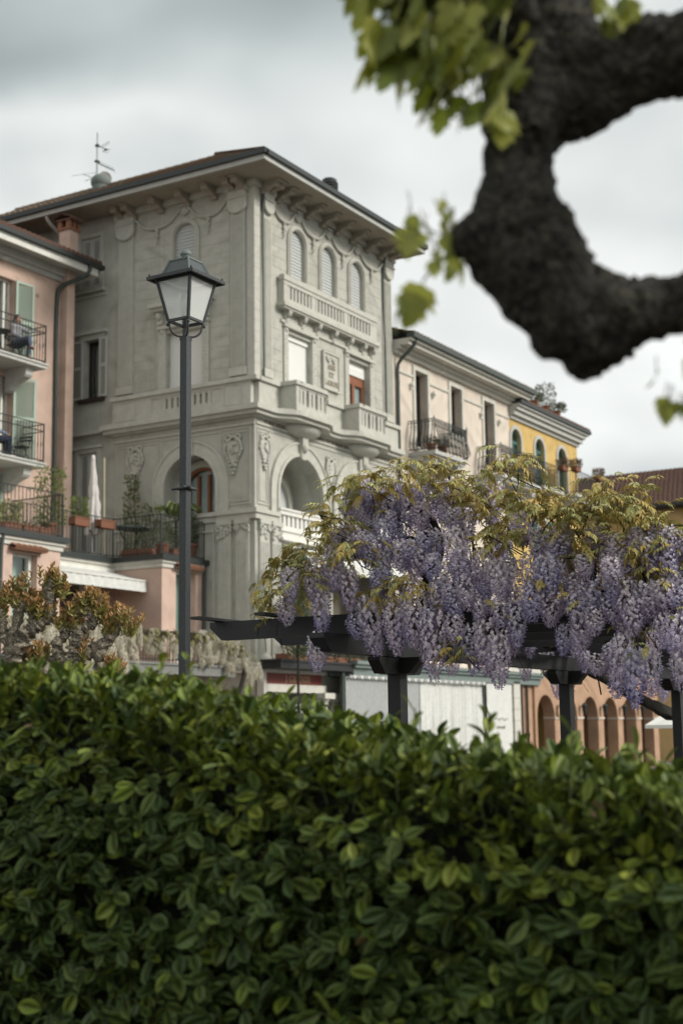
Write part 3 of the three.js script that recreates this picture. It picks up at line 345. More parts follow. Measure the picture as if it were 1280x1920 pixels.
// lower cornice, coupled pilasters and base
M('cornice', [bx(-0.16, 1.08, 7.68, 7.8, 0, 0.16), bx(-0.1, 1.06, 7.52, 7.68, 0, 0.1), bx(-0.16, 0, 7.68, 7.8, -1.25, 0), bx(-0.1, 0, 7.52, 7.68, -1.25, 0)], C.greyTrim, villa); M('cornice', bx(3.5, 4.46, 7.52, 7.78, 0, 0.14), C.greyTrim, villa); M('cornice', bx(6.86, 8, 7.52, 7.78, 0, 0.14), C.greyTrim, villa); M('cornice', bx(-0.06, 0, 7.52, 7.66, -5, -1.25), C.greyTrim, villa);
function lowPilaster(x0, x1, left) {
  const l = [bx(x0, x1, 3.7, 7.45, 0, 0.07), bx(x0 - 0.04, x1 + 0.04, 3.55, 3.75, 0, 0.11), bx(x0 - 0.04, x1 + 0.04, 7.4, 7.52, 0, 0.12)]; for (let i = 0; i < 4; i++) l.push(bx(x0 + 0.05 + (x1 - x0 - 0.14) * i / 3, x0 + 0.09 + (x1 - x0 - 0.14) * i / 3, 3.85, 6.9, 0.07, 0.09));
  const p = M('pilaster', l, C.greyTrim, villa, { left }), c = [], r = rng(Math.round(x0 * 77 + 99)), w = x1 - x0; for (const q of [0.1, 0.9]) c.push(new THREE.TorusGeometry(0.07, 0.03, 6, 10).translate(x0 + w * q, 7.3, 0.1)); for (let i = 0; i < 12; i++) c.push(ball(x0 + w * r(), 7.02 + r() * 0.3, 0.08, 0.055, 1, 1.3, 0.8, 6)); M('capital', c, C.greyTrim, p);
}
lowPilaster(0.16, 0.62, false); lowPilaster(0.76, 1.22, false); lowPilaster(-0.6, -0.16, true); lowPilaster(-1.2, -0.76, true); lowPilaster(3.55, 3.95, false); lowPilaster(7.3, 7.75, false);
M('panel_moulding', [...frameRect(-4.9, -1.35, 3.8, 7.3, 0.05, 0, 0.04)], C.greyTrim, villa, { left: true });
M('base_moulding', [bx(-0.24, 1.3, 3.42, 3.56, 0, 0.24), bx(-0.24, 0, 3.42, 3.56, -5, 0), bx(-0.16, 1.3, 3.3, 3.42, 0, 0.16), bx(-0.16, 0, 3.3, 3.42, -5, 0)], C.white, villa);
// plain rear part of the left wall
M('hood', [bx(-6.5, -5.3, 13.66, 13.76, 0, 0.16), bx(-6.4, -5.42, 13.5, 13.66, 0, 0.06)], C.greyTrim, villa, { left: true });
{
  const w = M('window', [...frameRect(-6.2, -5.62, 11.68, 13.5, 0.07, -0.25, -0.18), bx(-6.4, -5.4, 11.56, 11.68, 0, 0.12)], C.darkWood, villa, { left: true }); M('pane', bx(-6.14, -5.68, 11.75, 13.43, -0.22, -0.215), C.glass, w); M('dark_curtain', [cyl(-6.0, 11.7, 13.4, -0.34, 0.06), cyl(-5.88, 11.7, 13.4, -0.36, 0.06)], C.soffit, w);
  shutterLeaf(villa, -5.6, -5.28, 11.68, 13.52, 0.03, C.shutterGrey, { left: true }); shutterLeaf(villa, -6.78, -6.24, 11.68, 13.52, 0.03, C.shutterGrey, { left: true });
  const v = M('window', [...frameRect(-6.5, -5.5, 15.04, 16.86, 0.12, 0, 0.05), bx(-6.6, -5.42, 14.98, 15.08, 0, 0.14), bx(-6.64, -5.38, 14.84, 14.9, 0, 0.06)], C.greyTrim, villa, { left: true }); shutterLeaf(v, -6.36, -6.0, 15.18, 16.7, -0.06, C.shutterGrey); shutterLeaf(v, -5.99, -5.64, 15.18, 16.7, -0.06, C.shutterGrey);
  const u = M('window', [...frameRect(-6.5, -5.52, 6.9, 10.14, 0.12, 0, 0.06), bx(-6.6, -5.42, 10.14, 10.22, 0, 0.12)], C.greyTrim, villa, { left: true }); shutterLeaf(u, -6.36, -6.01, 7, 10, -0.08, C.shutterGrey); shutterLeaf(u, -6.0, -5.66, 7, 10, -0.08, C.shutterGrey);
}
// eaves, brackets, gutter, roof
M('eaves', [bx(-1.08, 8.28, 17.3, 17.42, 0, 1.08), bx(-1.08, 0, 17.3, 17.42, -12.2, 0)], C.soffit, villa);
M('fascia', [bx(-1.1, 8.3, 17.29, 17.43, 1.08, 1.14), bx(-1.14, -1.08, 17.29, 17.43, -12.2, 1.14), bx(8.28, 8.32, 17.29, 17.43, 0, 1.14)], C.paleGrey, villa);
M('gutter', [bx(-1.18, 8.34, 17.43, 17.57, 1.06, 1.24), bx(-1.24, -1.06, 17.43, 17.57, -12.2, 1.24)], C.gutter, villa);
{
  const prof = poly([[0, 16.95], [0.08, 16.95], [0.14, 17.02], [0.26, 17.05], [0.32, 17.11], [0.44, 17.13], [0.5, 17.19], [0.58, 17.2], [0.62, 17.3], [0, 17.3]]), g = merged([ext(prof, -0.1, 0.1).rotateY(-PI / 2), new THREE.CylinderGeometry(0.07, 0.07, 0.23, 10).rotateZ(PI / 2).translate(0, 17.19, 0.52), new THREE.CylinderGeometry(0.055, 0.055, 0.22, 10).rotateZ(PI / 2).translate(0, 17.01, 0.1), bx(-0.13, 0.13, 17.25, 17.3, 0, 0.72)]);
  for (const x of [0.35, 0.62, 1.13, 1.85, 2.73, 3.6, 4.44, 5.36, 6.3, 7.15, 7.6]) M('bracket', g, C.soffit, villa, { raw: true, pos: [x, 0, 0] });
  for (const u of [0.3, 0.62, 1.34, 2.3, 3.28, 4.3, 4.7]) M('bracket', g, C.soffit, villa, { raw: true, left: true, pos: [0, 0, -u] });
  const y0 = 17.43, y1 = 20.84; // hipped roof, ridge 6 m in from either eave
  M('roof', [quad([-1.15, y0, 1.15], [8.3, y0, 1.15], [8.3, y1, -5.0], [5, y1, -5.0]), quad([-1.15, y0, -14], [-1.15, y0, 1.15], [5, y1, -5.0], [5, y1, -14]), quad([5, y1, -5], [8.3, y1, -5], [8.3, y1 - 1.5, -14], [5, y1, -14])], C.roof, villa);
  M('roof_tiles', [tiles([-1.15, y0, -14], [-1.15, y0, 1.15], [5, y1, -5.0], [5, y1, -14])], C.roof, villa, { label: 'brown clay tiles of the villa roof' });
  M('roof_tiles', [tiles([-1.15, y0, 1.15], [8.3, y0, 1.15], [8.3, y1, -5.0], [5, y1, -5.0])], C.roof, villa);
  M('ridge_tiles', [...Array.from({ length: 26 }, (_, i) => { const t = (i + 0.5) / 26; return new THREE.CylinderGeometry(0.1, 0.12, 0.36, 8, 1, true).rotateX(PI / 2).rotateX(-0.36).rotateY(-PI / 4).translate(-1.1 + 6.1 * t, y0 + 0.03 + (y1 - y0) * t, 1.1 - 6.1 * t); }), ...Array.from({ length: 26 }, (_, i) => new THREE.CylinderGeometry(0.1, 0.12, 0.38, 8, 1, true).rotateX(PI / 2).translate(5, y1 + 0.03, -5.1 - i * 0.35))], C.roof, villa);
}
M('downpipe', tube([[0.345, 17.3, 0.2], [0.345, 16.9, 0.09], [0.345, 14, 0.08], [0.345, 11.6, 0.09]], 0.028, 20), C.pipe, villa); M('downpipe', tube([[7.37, 17.3, 0.3], [7.37, 16.9, 0.09], [7.37, 14, 0.08], [7.37, 11.6, 0.09]], 0.028, 20), C.pipe, villa);
M('downpipe', tube([[-1.1, 17.45, -6.9], [-1.0, 17.2, -6.9], [-0.5, 16.9, -6.9], [-0.12, 16.6, -6.9], [-0.1, 15, -6.9]], 0.06, 24), C.offWhite, villa, { label: 'pale elbow of the rear downpipe' });
M('vent_stack', [cyl(6.62, 18.7, 19.55, -1.5, 0.23), ...Array.from({ length: 5 }, (_, i) => cyl(6.62, 19.35 + i * 0.09, 19.41 + i * 0.09, -1.5, 0.3, 0.27)), ball(6.62, 19.82, -1.5, 0.26, 1, 0.45, 1)], C.gutter, villa);
// shop front at the foot: awning, canopy, sign, portico columns
M('awning', [quad([1.3, 6.95, 0.02], [7.2, 6.95, 0.02], [7.2, 6.45, 1.0], [1.3, 6.45, 1.0]).clone(), bx(1.3, 7.2, 6.2, 6.45, 0.99, 1.0), bar([1.35, 6.9, 0.05], [1.35, 6.4, 0.98], 0.03)], C.fabric, villa);
M('shop_canopy', [bx(-0.1, 4.5, 3.4, 3.6, 0.26, 0.9), bx(-0.14, 4.54, 3.58, 3.64, 0.24, 0.94)], C.black, villa);
{
  const s = M('shop_front', [bx(0.1, 3.2, 3.3, 3.4, 0.05, 0.3), bx(0.1, 3.2, 2.78, 3.0, 0.05, 0.28), bx(0, 0.12, 0.1, 3.35, 0.05, 0.28)], C.offWhite, villa);
  const b = M('sign_board', [bx(0.16, 2.96, 3.0, 3.3, 0.05, 0.26)], C.redSign, s); M('lettering', text('I GRANDI', 0.19, 1.7, 3.055, 0.26, 0.015), C.gold, b);
  for (const [x, z] of [[2.86, 0.34], [3.7, 0.2]]) M('column', [cyl(x, 0.1, 2.5, z, 0.17, 0.14, 16), cyl(x, 2.5, 2.62, z, 0.15, 0.24, 16), bx(x - 0.27, x + 0.27, 2.62, 2.78, z - 0.27, z + 0.27), new THREE.TorusGeometry(0.16, 0.03, 6, 16).rotateX(PI / 2).translate(x, 2.46, z)], C.offWhite, s);
  M('shop_window', [bx(0.35, 2.6, 0.1, 2.78, -0.3, -0.295)], C.glass, s); M('counter', bx(-0.2, 1.6, 0.05, 2.45, 0.5, 0.62), C.fabricGrey, s);
}
// ------------------------------------------------------------------ pink house
const pink = thing('pink_house', 'pink stucco house with pale green shutters and two iron balconies', 'building');
M('wall', holed(rect(-15, -1.36, 0, 15.35), [rect(-4.6, -3.25, 11.98, 14.5), rect(-4.6, -3.25, 9.16, 11.66), rect(-4.6, -3.45, 6.5, 8.9)], -6.4, -6), C.pink, pink);
M('wall', [bx(-1.36, -1.03, 0, 15.35, -6.4, -5.74), bx(-1.43, -1.03, 0, 15.35, -12, -6.4), bx(-15, -1.43, 0, 15.35, -12, -11.6), bx(-15, -1.43, 14.9, 15.3, -11.6, -6.4), bx(-15, -14.6, 0, 15.3, -11.6, -6.4), bx(-14.6, -1.43, 0, 15, -8, -7.9)], C.pink, pink);
M('eaves', [bx(-15, -0.5, 15.33, 15.42, -6.4, -5.3), bx(-15, -0.9, 15.1, 15.33, -6, -5.82), bx(-15, -0.98, 14.96, 15.1, -6, -5.92)], C.paleGrey, pink);
M('fascia', [bx(-15, -0.5, 15.22, 15.44, -5.32, -5.25), bx(-0.55, -0.48, 15.22, 15.44, -9, -5.25)], C.white, pink);
M('gutter', [bx(-15, -0.4, 15.44, 15.57, -5.36, -5.12)], C.gutter, pink);
M('roof', [quad([-15, 15.56, -5.24], [-0.42, 15.56, -5.24], [-0.42, 17.2, -9.5], [-15, 17.2, -9.5])], C.roofRed, pink); M('roof_tiles', tiles([-15, 15.6, -5.22], [-0.42, 15.6, -5.22], [-0.42, 17.3, -9.5], [-15, 17.3, -9.5], 0.2, 0.34, 0.07), C.roofRed, pink);
M('downpipe', tube([[-0.98, 15.5, -5.2], [-1.0, 15.2, -5.24], [-1.2, 15.0, -5.5], [-1.52, 14.75, -5.88], [-1.56, 14.4, -5.93], [-1.56, 11, -5.93], [-1.56, 6.5, -5.93]], 0.062, 50, 8), C.pipe, pink);
{
  const c = M('chimney', [bx(-1.42, -1.02, 15.6, 16.42, -6.1, -5.7)], C.pink, pink, { pos: [0.07, 0.14, 0] }), g = boxUV(clean(bx(-0.05, 0.05, 0, 0.2, -0.07, 0.07)));
  M('brick_band', bx(-1.46, -0.98, 16.42, 16.5, -6.14, -5.66), C.brick, c); for (const x of [-1.41, -1.22, -1.03]) for (const z of [-6.06, -5.74]) M('brick', g, C.brick, c, { raw: true, pos: [x, 16.5, z] });
  M('cap', [bx(-1.5, -0.94, 16.7, 16.74, -6.18, -5.62), tiles([-1.54, 16.73, -5.58], [-0.9, 16.73, -5.58], [-0.9, 16.87, -5.9], [-1.54, 16.87, -5.9], 0.2, 0.3, 0.03), tiles([-1.54, 16.73, -6.22], [-0.9, 16.73, -6.22], [-0.9, 16.87, -5.9], [-1.54, 16.87, -5.9], 0.2, 0.3, 0.03)], C.roofRed, c);
}
for (const [y0, y1, q] of [[11.98, 14.5, 0], [9.16, 11.66, 1]]) {
  const w = M('window', [...frameRect(-4.6, -3.25, y0, y1, 0.06, -6.3, -6.2), bx(-3.52, -3.44, y0, y1, -6.32, -6.18), bx(-3.97, -3.88, y0, y1, -6.3, -6.2)], C.white, pink);
  M('pane', bx(-4.55, -3.97, y0 + 0.06, y1 - 0.06, -6.26, -6.255), C.glass, w); M('pane', bx(-3.88, -3.5, y0 + 0.06, y1 - 0.06, -6.26, -6.255), C.glass, w);
  const s = shutterLeaf(pink, 0, 0.66, y0, y1, 0, C.shutter, {}); s.position.set(-3.25, 0, -5.97); s.rotation.y = q ? -0.5 : -0.1;
  // balcony
  const t = y0 - 0.02, b = M('balcony', [bx(-7, -2.96, t - 0.14, t, -6, -4.98), bx(-7, -2.94, t - 0.05, t, -6, -4.94)], C.paleGrey, pink);
  for (const x of [-3.42, -5.6]) M('bracket', [ext(poly([[0, t - 0.78], [0.15, t - 0.72], [0.4, t - 0.52], [0.72, t - 0.42], [0.78, t - 0.36], [0.82, t - 0.14], [0, t - 0.14]]), -0.14, 0.14).rotateY(-PI / 2).translate(x, 0, -6)], C.paleGrey, b);
  railing(b, [[-7, -5.02], [-3.0, -5.02], [-3.0, -6]], t, t + 1.1, 0.115, C.iron, { mid: t + 0.9, r: 0.009 });
  const sc = []; for (let x = -6.9; x < -3.1; x += 0.115 * 3) sc.push(ball(x, t + 0.5, -5.02, 0.02, 1, 2, 1, 6), new THREE.TorusGeometry(0.035, 0.006, 4, 8).translate(x + 0.04, t + 0.56, -5.02)); for (let z = -5.7; z < -5.1; z += 0.23) sc.push(ball(-3, t + 0.5, z, 0.02, 1, 2, 1, 6), new THREE.TorusGeometry(0.035, 0.006, 4, 8).rotateY(PI / 2).translate(-3, t + 0.58, z)); M('scroll_work', sc, C.iron, b);
}
shutterLeaf(pink, -4.05, -3.45, 6.5, 8.9, -6.08, C.shutter, {}); shutterLeaf(pink, -4.6, -4.06, 6.5, 8.9, -6.08, C.shutter, {});
for (const [x, y] of [[-2.33, 14.3], [-2.6, 14.32], [-2.5, 8.6]]) M('vent_hole', new THREE.CylinderGeometry(0.065, 0.065, 0.02, 14).rotateX(PI / 2).translate(x, y, -5.995), C.soffit, pink);
M('wall_light', [ball(-3.75, 15.0, -5.92, 0.09, 1.4, 0.8, 0.8)], C.offWhite, pink);
// terrace wing of the pink house
const wing = thing('terrace_wing', 'low pink wing with a railed roof terrace in front of the pink house', 'building');
M('wall', holed(rect(-15, -5.9, 0, 6.35), [rect(-7.53, -6.7, 4.2, 5.95)], -2.1, -1.7), C.pink, wing);
M('wall', holed(rect(-1.92, -0.02, 0, 6.35), [rect(-1.31, -0.42, 3.6, 6.08)], -2.1, -1.7), C.pink, wing);
M('wall', [bx(-6.3, -5.9, 0, 6.35, -3.4, -2.1), bx(-1.92, -1.52, 0, 6.35, -3.4, -2.1), bx(-15, -0.02, 0, 6.35, -6, -5.9), bx(-15, -14.7, 0, 6.35, -5.9, -2.1)], C.pink, wing);
M('wall', holed(rect(-5.9, -1.92, 0, 6.35), [rect(-5.2, -3.0, 3.45, 5.7)], -3.7, -3.4), C.pink, wing);
M('terrace_floor', [plan([[-15, -1.75], [-5.85, -1.75], [-5.85, -3.35], [-1.97, -3.35], [-1.97, -1.75], [-0.02, -1.75], [-0.02, -6], [-15, -6]].map(([x, z]) => [x, z]), 6.35, 6.44)], C.paleGrey, wing);
const edge = [[-15, -1.7], [-5.9, -1.7], [-5.9, -3.4], [-1.92, -3.4], [-1.92, -1.7], [-0.02, -1.7]];
{
  const run = (y0, y1, o) => [bx(-15, -5.9 + o, y0, y1, -1.7, -1.7 + o), bx(-5.9, -5.9 + o, y0, y1, -3.4, -1.7), bx(-5.9 + o, -1.92 - o, y0, y1, -3.4, -3.4 + o), bx(-1.92 - o, -1.92, y0, y1, -3.4, -1.7), bx(-1.92 - o, 0.06, y0, y1, -1.7, -1.7 + o)];
  M('cornice', [run(6.12, 6.24, 0.05), run(6.24, 6.32, 0.1)], C.offWhite, wing); M('gutter', [run(6.32, 6.46, 0.17)], C.gutter, wing);
  M('downpipe', tube([[-0.1, 6.4, -1.58], [-0.12, 6.1, -1.62], [-0.12, 5, -1.64], [-0.12, 3.5, -1.64]], 0.045, 20), C.pipe, wing); M('downpipe', tube([[-7.95, 6.4, -1.58], [-7.97, 6.1, -1.62], [-7.97, 5, -1.64], [-7.97, 3.5, -1.64]], 0.05, 20), C.pipe, wing);
}
railing(wing, [[-9.5, -1.72], [-5.82, -1.72], [-5.82, -3.38], [-1.95, -3.38], [-1.95, -1.72], [0.0, -1.72]].map(([x, z]) => [x, z]), 6.46, 7.55, 0.125, C.iron);
for (const [x0, x1, y0, y1] of [[-7.53, -6.7, 4.2, 5.95], [-1.31, -0.42, 3.6, 6.08]]) {
  const w = M('window', [...frameRect(x0, x1, y0, y1, 0.07, -1.98, -1.88), bx(x1 - 0.13, x1 - 0.05, y0, y1, -1.99, -1.86)], C.white, wing); M('pane', bx(x0 + 0.05, x1 - 0.1, y0, y1, -1.94, -1.935), C.glass, w); M('blind', bx(x0, x1, y0, y1, -2.2, -2.18), C.shutter, w);
  M('brick_hood', tiles([x0 - 0.14, y1 + 0.08, -1.48], [x1 + 0.14, y1 + 0.08, -1.48], [x1 + 0.14, y1 + 0.2, -1.7], [x0 - 0.14, y1 + 0.2, -1.7], 0.18, 0.24, 0.03), C.brick, w); M('hood_slab', bx(x0 - 0.14, x1 + 0.14, y1 + 0.05, y1 + 0.09, -1.7, -1.5), C.brick, w);
}
{
  const a = M('awning', [quad([-5.85, 6.08, -3.36], [-1.98, 6.08, -3.36], [-1.98, 5.76, -2.2], [-5.85, 5.76, -2.2]), quad([-5.85, 6.068, -3.36], [-1.98, 6.068, -3.36], [-1.98, 5.748, -2.2], [-5.85, 5.748, -2.2])], C.fabric, wing, { label: 'off-white awning over the recess' });
  const val = []; for (let i = 0; i < 60; i++) { const x = -5.85 + i * 0.0645, z = (k) => -2.2 + 0.012 * Math.sin(k * 1.3); val.push(quad([x, 5.76, z(i)], [x + 0.0645, 5.76, z(i + 1)], [x + 0.0645, 5.46, z(i + 1) + 0.03], [x, 5.46, z(i) + 0.03])); } M('valance', val, C.fabric, a);
  M('awning_bar', [bx(-5.86, -1.97, 5.74, 5.78, -2.21, -2.17), bx(-5.86, -1.97, 6.05, 6.16, -3.4, -3.3)], C.white, a); M('awning_arm', [bar([-5.5, 6.0, -3.35], [-5.1, 5.78, -2.25], 0.03), bar([-2.4, 6.0, -3.35], [-2.7, 5.78, -2.25], 0.03)], C.white, a);
  const w = M('window', [...frameRect(-5.2, -3.0, 3.45, 5.7, 0.07, -3.6, -3.5), bx(-4.15, -4.05, 3.5, 5.65, -3.6, -3.5)], C.white, wing); M('pane', bx(-5.15, -3.05, 3.5, 5.65, -3.56, -3.555), C.glass, w);
}
// first-floor balcony of the wing
{
  const b = M('balcony', [bx(-15, -1.5, 3.12, 3.4, -1.7, 0.42), bx(-15, -1.46, 3.34, 3.4, -1.7, 0.46)], mat(0.2, 0.2, 0.19, 0.9, { map: rep(stoneMap, 0.5) }), wing);
  railing(b, [[-10.4, 0.36], [-1.55, 0.36], [-1.55, -1.6]], 3.4, 4.16, 0.115, C.iron);
  M('wall', [bx(-15, -1.9, 0, 3.12, -1.7, -0.4), bx(-1.9, -0.1, 0, 3.1, -1.7, -1.6)], C.pink, wing);
}
// ------------------------------------------------------------------ cream house
const cream = thing('cream_house', 'cream rendered house with tall dark french windows and bellied iron balconies', 'building');
const CW = [[9.52, 10.39, 10.98], [12.17, 13.02, 11.9], [14.89, 15.74, 10.98]];
M('wall', holed(rect(8.02, 17.15, 0, 14.5), [...CW.map(([a, b, y]) => rect(a, b, y, 13.75)), rect(12.2, 13.05, 7.4, 10.1), rect(9.5, 10.4, 7.4, 10.1), rect(15, 15.9, 7.4, 10.1)], -0.4, 0), C.cream, cream);
M('wall', [bx(8.02, 17.15, 14.2, 14.5, -9, -0.4), bx(8.02, 17.15, 0, 14.2, -9, -8.6), bx(16.75, 17.15, 0, 14.2, -8.6, -0.4), bx(8.02, 8.4, 0, 14.2, -8.6, -0.4), bx(8.4, 16.75, 10.5, 10.8, -8.6, -0.4)], C.cream, cream);
M('cornice', [bx(8.02, 17.3, 14.02, 14.16, 0, 0.14), bx(8.02, 17.4, 14.16, 14.26, 0, 0.28), bx(8.02, 17.85, 14.26, 14.38, 0, 0.6), bx(8.02, 17.9, 14.38, 14.46, 0, 0.72)], C.offWhite, cream);
M('gutter', [bx(8.0, 17.98, 14.46, 14.62, 0.55, 0.84)], C.pipe, cream);
M('roof', [quad([8.0, 14.56, 0.8], [17.95, 14.56, 0.8], [17.95, 15.6, -2.6], [8.0, 15.6, -2.6]), quad([8.0, 15.6, -2.6], [17.95, 15.6, -2.6], [17.95, 14.5, -9], [8.0, 14.5, -9])], C.gutter, cream);
M('roof_tiles', tiles([8.0, 14.6, 0.78], [17.95, 14.6, 0.78], [17.95, 15.66, -2.6], [8.0, 15.66, -2.6]), C.roof, cream);
M('downpipe', tube([[8.3, 14.5, 0.72], [8.35, 14.3, 0.66], [8.25, 14.0, 0.4], [8.2, 13.7, 0.12], [8.2, 13, 0.09], [8.2, 10, 0.09], [8.2, 4, 0.09]], 0.06, 50, 8), C.pipe, cream);
for (const [a, b, y0] of CW) {
  const w = M('window', [...frameRect(a - 0.16, b + 0.16, y0, 13.92, 0.15, 0, 0.05)], C.offWhite, cream); M('wooden_frame', [...frameRect(a, b, y0, 13.75, 0.08, -0.34, -0.26), bx((a + b) / 2 - 0.05, (a + b) / 2 + 0.05, y0, 13.7, -0.34, -0.25)], C.darkWood, w);
  M('pane', bx(a + 0.08, b - 0.08, y0 + 0.08, 13.67, -0.31, -0.305), C.glass, w);
}
for (const [a, b] of [[12.2, 13.05], [9.5, 10.4], [15, 15.9]]) { const w = M('window', frameRect(a - 0.14, b + 0.14, 7.3, 10.24, 0.13, 0, 0.05), C.offWhite, cream); M('wooden_frame', frameRect(a, b, 7.4, 10.1, 0.08, -0.34, -0.26), C.pipe, w); M('pane', bx(a + 0.08, b - 0.08, 7.5, 10.02, -0.31, -0.305), C.glass, w); }
for (const [a, b] of [[8.3, 9.32], [10.56, 12.0], [13.2, 14.7], [15.92, 17.1]]) M('string_moulding', [bx(a, b, 13.46, 13.54, 0, 0.05), bx(a + 0.02, a + 0.06, 11, 13.46, 0, 0.012)], C.offWhite, cream);
for (const x of [9.19, 10.78, 14.58, 16.14]) M('wall_lamp', [ball(x, 13.18, 0.1, 0.09, 0.8, 1.1, 0.8), bx(x - 0.04, x + 0.04, 13.02, 13.1, 0, 0.1)], C.white, cream);
for (const [x0, x1] of [[9.0, 11.42], [14.22, 17.7]]) {
  const y = 10.82, b = M('balcony', [bx(x0, x1, y - 0.12, y, 0, 1.0), bx(x0 + 0.05, x1 - 0.05, y - 0.22, y - 0.12, 0, 0.9), bx(x0 + 0.06, x1 - 0.06, y - 0.3, y - 0.22, 0, 0.5)], C.paleGrey, cream);
  for (const x of [x0 + 0.3, x1 - 0.3]) M('bracket', ext(poly([[0, y - 0.8], [0.3, y - 0.55], [0.8, y - 0.42], [0.85, y - 0.22], [0, y - 0.22]]), -0.15, 0.15).rotateY(-PI / 2).translate(x, 0, 0), C.paleGrey, b);
  M('railing', [...[y + 0.08, y + 0.98, y + 1.06].flatMap((h) => [bar([x0, h, 0], [x0, h, 0.97], 0.025), bar([x0, h, 0.97], [x1, h, 0.97], 0.025), bar([x1, h, 0.97], [x1, h, 0], 0.025)]), cyl(x0, y, y + 1.15, 0.97, 0.02), cyl(x1, y, y + 1.15, 0.97, 0.02)], C.iron, b);
  const belly = boxUV(clean(mergeGeometries([tube([[0, 1.06, 0], [0, 0.75, 0.0], [0, 0.45, 0.1], [0, 0.2, 0.16], [0, 0.06, 0.03]], 0.017, 14, 5), new THREE.TorusGeometry(0.045, 0.008, 4, 10).rotateY(PI / 2).translate(0, 0.86, 0.01), new THREE.TorusGeometry(0.05, 0.008, 4, 10).rotateY(PI / 2).translate(0, 0.3, 0.06)].map((g) => clean(g)))));
  for (let x = x0 + 0.12; x < x1; x += 0.13) M('railing_bar', belly, C.iron, b, { raw: true, pos: [x, y, 0.97] }); for (let z = 0.12; z < 0.95; z += 0.13) { M('railing_bar', belly, C.iron, b, { raw: true, pos: [x0, y, z], turn: -PI / 2 }); M('railing_bar', belly, C.iron, b, { raw: true, pos: [x1, y, z], turn: PI / 2 }); }
}
// ------------------------------------------------------------------ yellow house
const yellow = thing('yellow_house', 'yellow house with teal arched windows and a planted roof terrace', 'building');
const YA = [17.72, 20.0, 22.32];
M('wall', holed(rect(17.16, 24.06, 4.25, 13.9), [...YA.map((c) => archPts(c, 11.1, 12.72, 0.46)), rect(19.6, 20.4, 7.5, 9.9), rect(21.9, 22.8, 7.5, 9.9)], -0.4, 0), C.yellow, yellow);
M('wall', [bx(23.66, 24.06, 0, 13.9, -9, -0.4), bx(17.16, 23.66, 0, 13.9, -9, -8.6), bx(17.16, 23.66, 13.6, 13.9, -8.6, -0.4), bx(17.16, 17.5, 0, 13.6, -8.6, -0.4), bx(17.5, 23.66, 10.5, 10.8, -8.6, -0.4)], C.yellow, yellow);
M('cornice', [bx(17.16, 24.1, 13.52, 13.66, 0, 0.1), bx(17.16, 24.2, 13.66, 13.84, 0, 0.24), bx(17.16, 24.25, 13.84, 13.98, -9, 0.36), bx(17.16, 24.4, 13.98, 14.06, -9, 0.46)], C.paleGrey, yellow);
M('gutter', [bx(17.16, 24.46, 14.06, 14.2, 0.3, 0.54), bx(24.3, 24.46, 14.06, 14.2, -9, 0.3)], C.gutter, yellow);
M('roof', [quad([17.16, 14.16, 0.5], [24.4, 14.16, 0.5], [24.4, 14.42, -0.6], [17.16, 14.42, -0.6])], C.roofRed, yellow); M('roof_tiles', tiles([17.16, 14.2, 0.5], [24.4, 14.2, 0.5], [24.4, 14.48, -0.6], [17.16, 14.48, -0.6]), C.roofRed, yellow);
M('terrace_parapet', bx(19.6, 24.3, 14.3, 14.85, -0.8, -0.6), C.ochre, yellow);
for (const c of YA) {
  const w = M('window', archBand(c, 11.1, 12.72, 0.46, 0.6, 0, 0.05), C.paleGrey, yellow); M('frame', [archBand(c, 11.1, 12.72, 0.38, 0.47, -0.2, -0.1), bx(c - 0.045, c + 0.045, 11.1, 12.72, -0.2, -0.1), bx(c - 0.44, c + 0.44, 12.62, 12.74, -0.2, -0.1)], C.tealWood, w); M('pane', ext(poly(archPts(c, 11.1, 12.72, 0.4)), -0.16, -0.155), C.glass, w); M('curtain', ext(poly(archPts(c, 11.1, 12.6, 0.4)), -0.4, -0.38), C.curtain, w);
}
{ const b = M('balcony', [bx(21.5, 24.2, 10.98, 11.1, 0, 0.95), bx(21.6, 24.1, 10.86, 10.98, 0, 0.8), new THREE.CylinderGeometry(0.8, 0.3, 0.5, 20, 1, false, -PI / 2, PI).translate(22.8, 10.62, 0)], C.paleGrey, yellow); railing(b, [[21.52, 0], [21.52, 0.9], [24.18, 0.9], [24.18, 0]], 11.1, 12.05, 0.12, C.iron); const b2 = M('balcony', [bx(19.0, 21.0, 10.98, 11.1, 0, 0.6)], C.paleGrey, yellow); railing(b2, [[19.02, 0], [19.02, 0.56], [20.98, 0.56], [20.98, 0]], 11.1, 12.05, 0.12, C.iron); }
for (const [a, b] of [[19.6, 20.4], [21.9, 22.8]]) { const w = M('window', frameRect(a - 0.12, b + 0.12, 7.4, 10.02, 0.11, 0, 0.05), C.paleGrey, yellow); M('pane', bx(a, b, 7.5, 9.9, -0.3, -0.295), C.glass, w); shutterLeaf(yellow, a - 0.5, a - 0.12, 7.5, 9.9, 0.02, C.tealWood, {}); shutterLeaf(yellow, b + 0.12, b + 0.5, 7.5, 9.9, 0.02, C.tealWood, {}); }
{ const g = M('roof_lantern', [...[18.2, 18.75, 19.3].flatMap((x) => [bx(x - 0.03, x + 0.03, 14.2, 15.0, -0.4, -0.34), bar([x, 15.0, -0.37], [x + 0.25, 14.3, -0.2], 0.05)]), bx(18.2, 19.3, 14.94, 15.0, -0.4, -0.34), bx(18.2, 19.3, 14.4, 14.46, -0.4, -0.34)], mat(0.14, 0.25, 0.22, 0.6), yellow); M('pane', bx(18.2, 19.3, 14.4, 14.98, -0.38, -0.375), C.glass, g); }
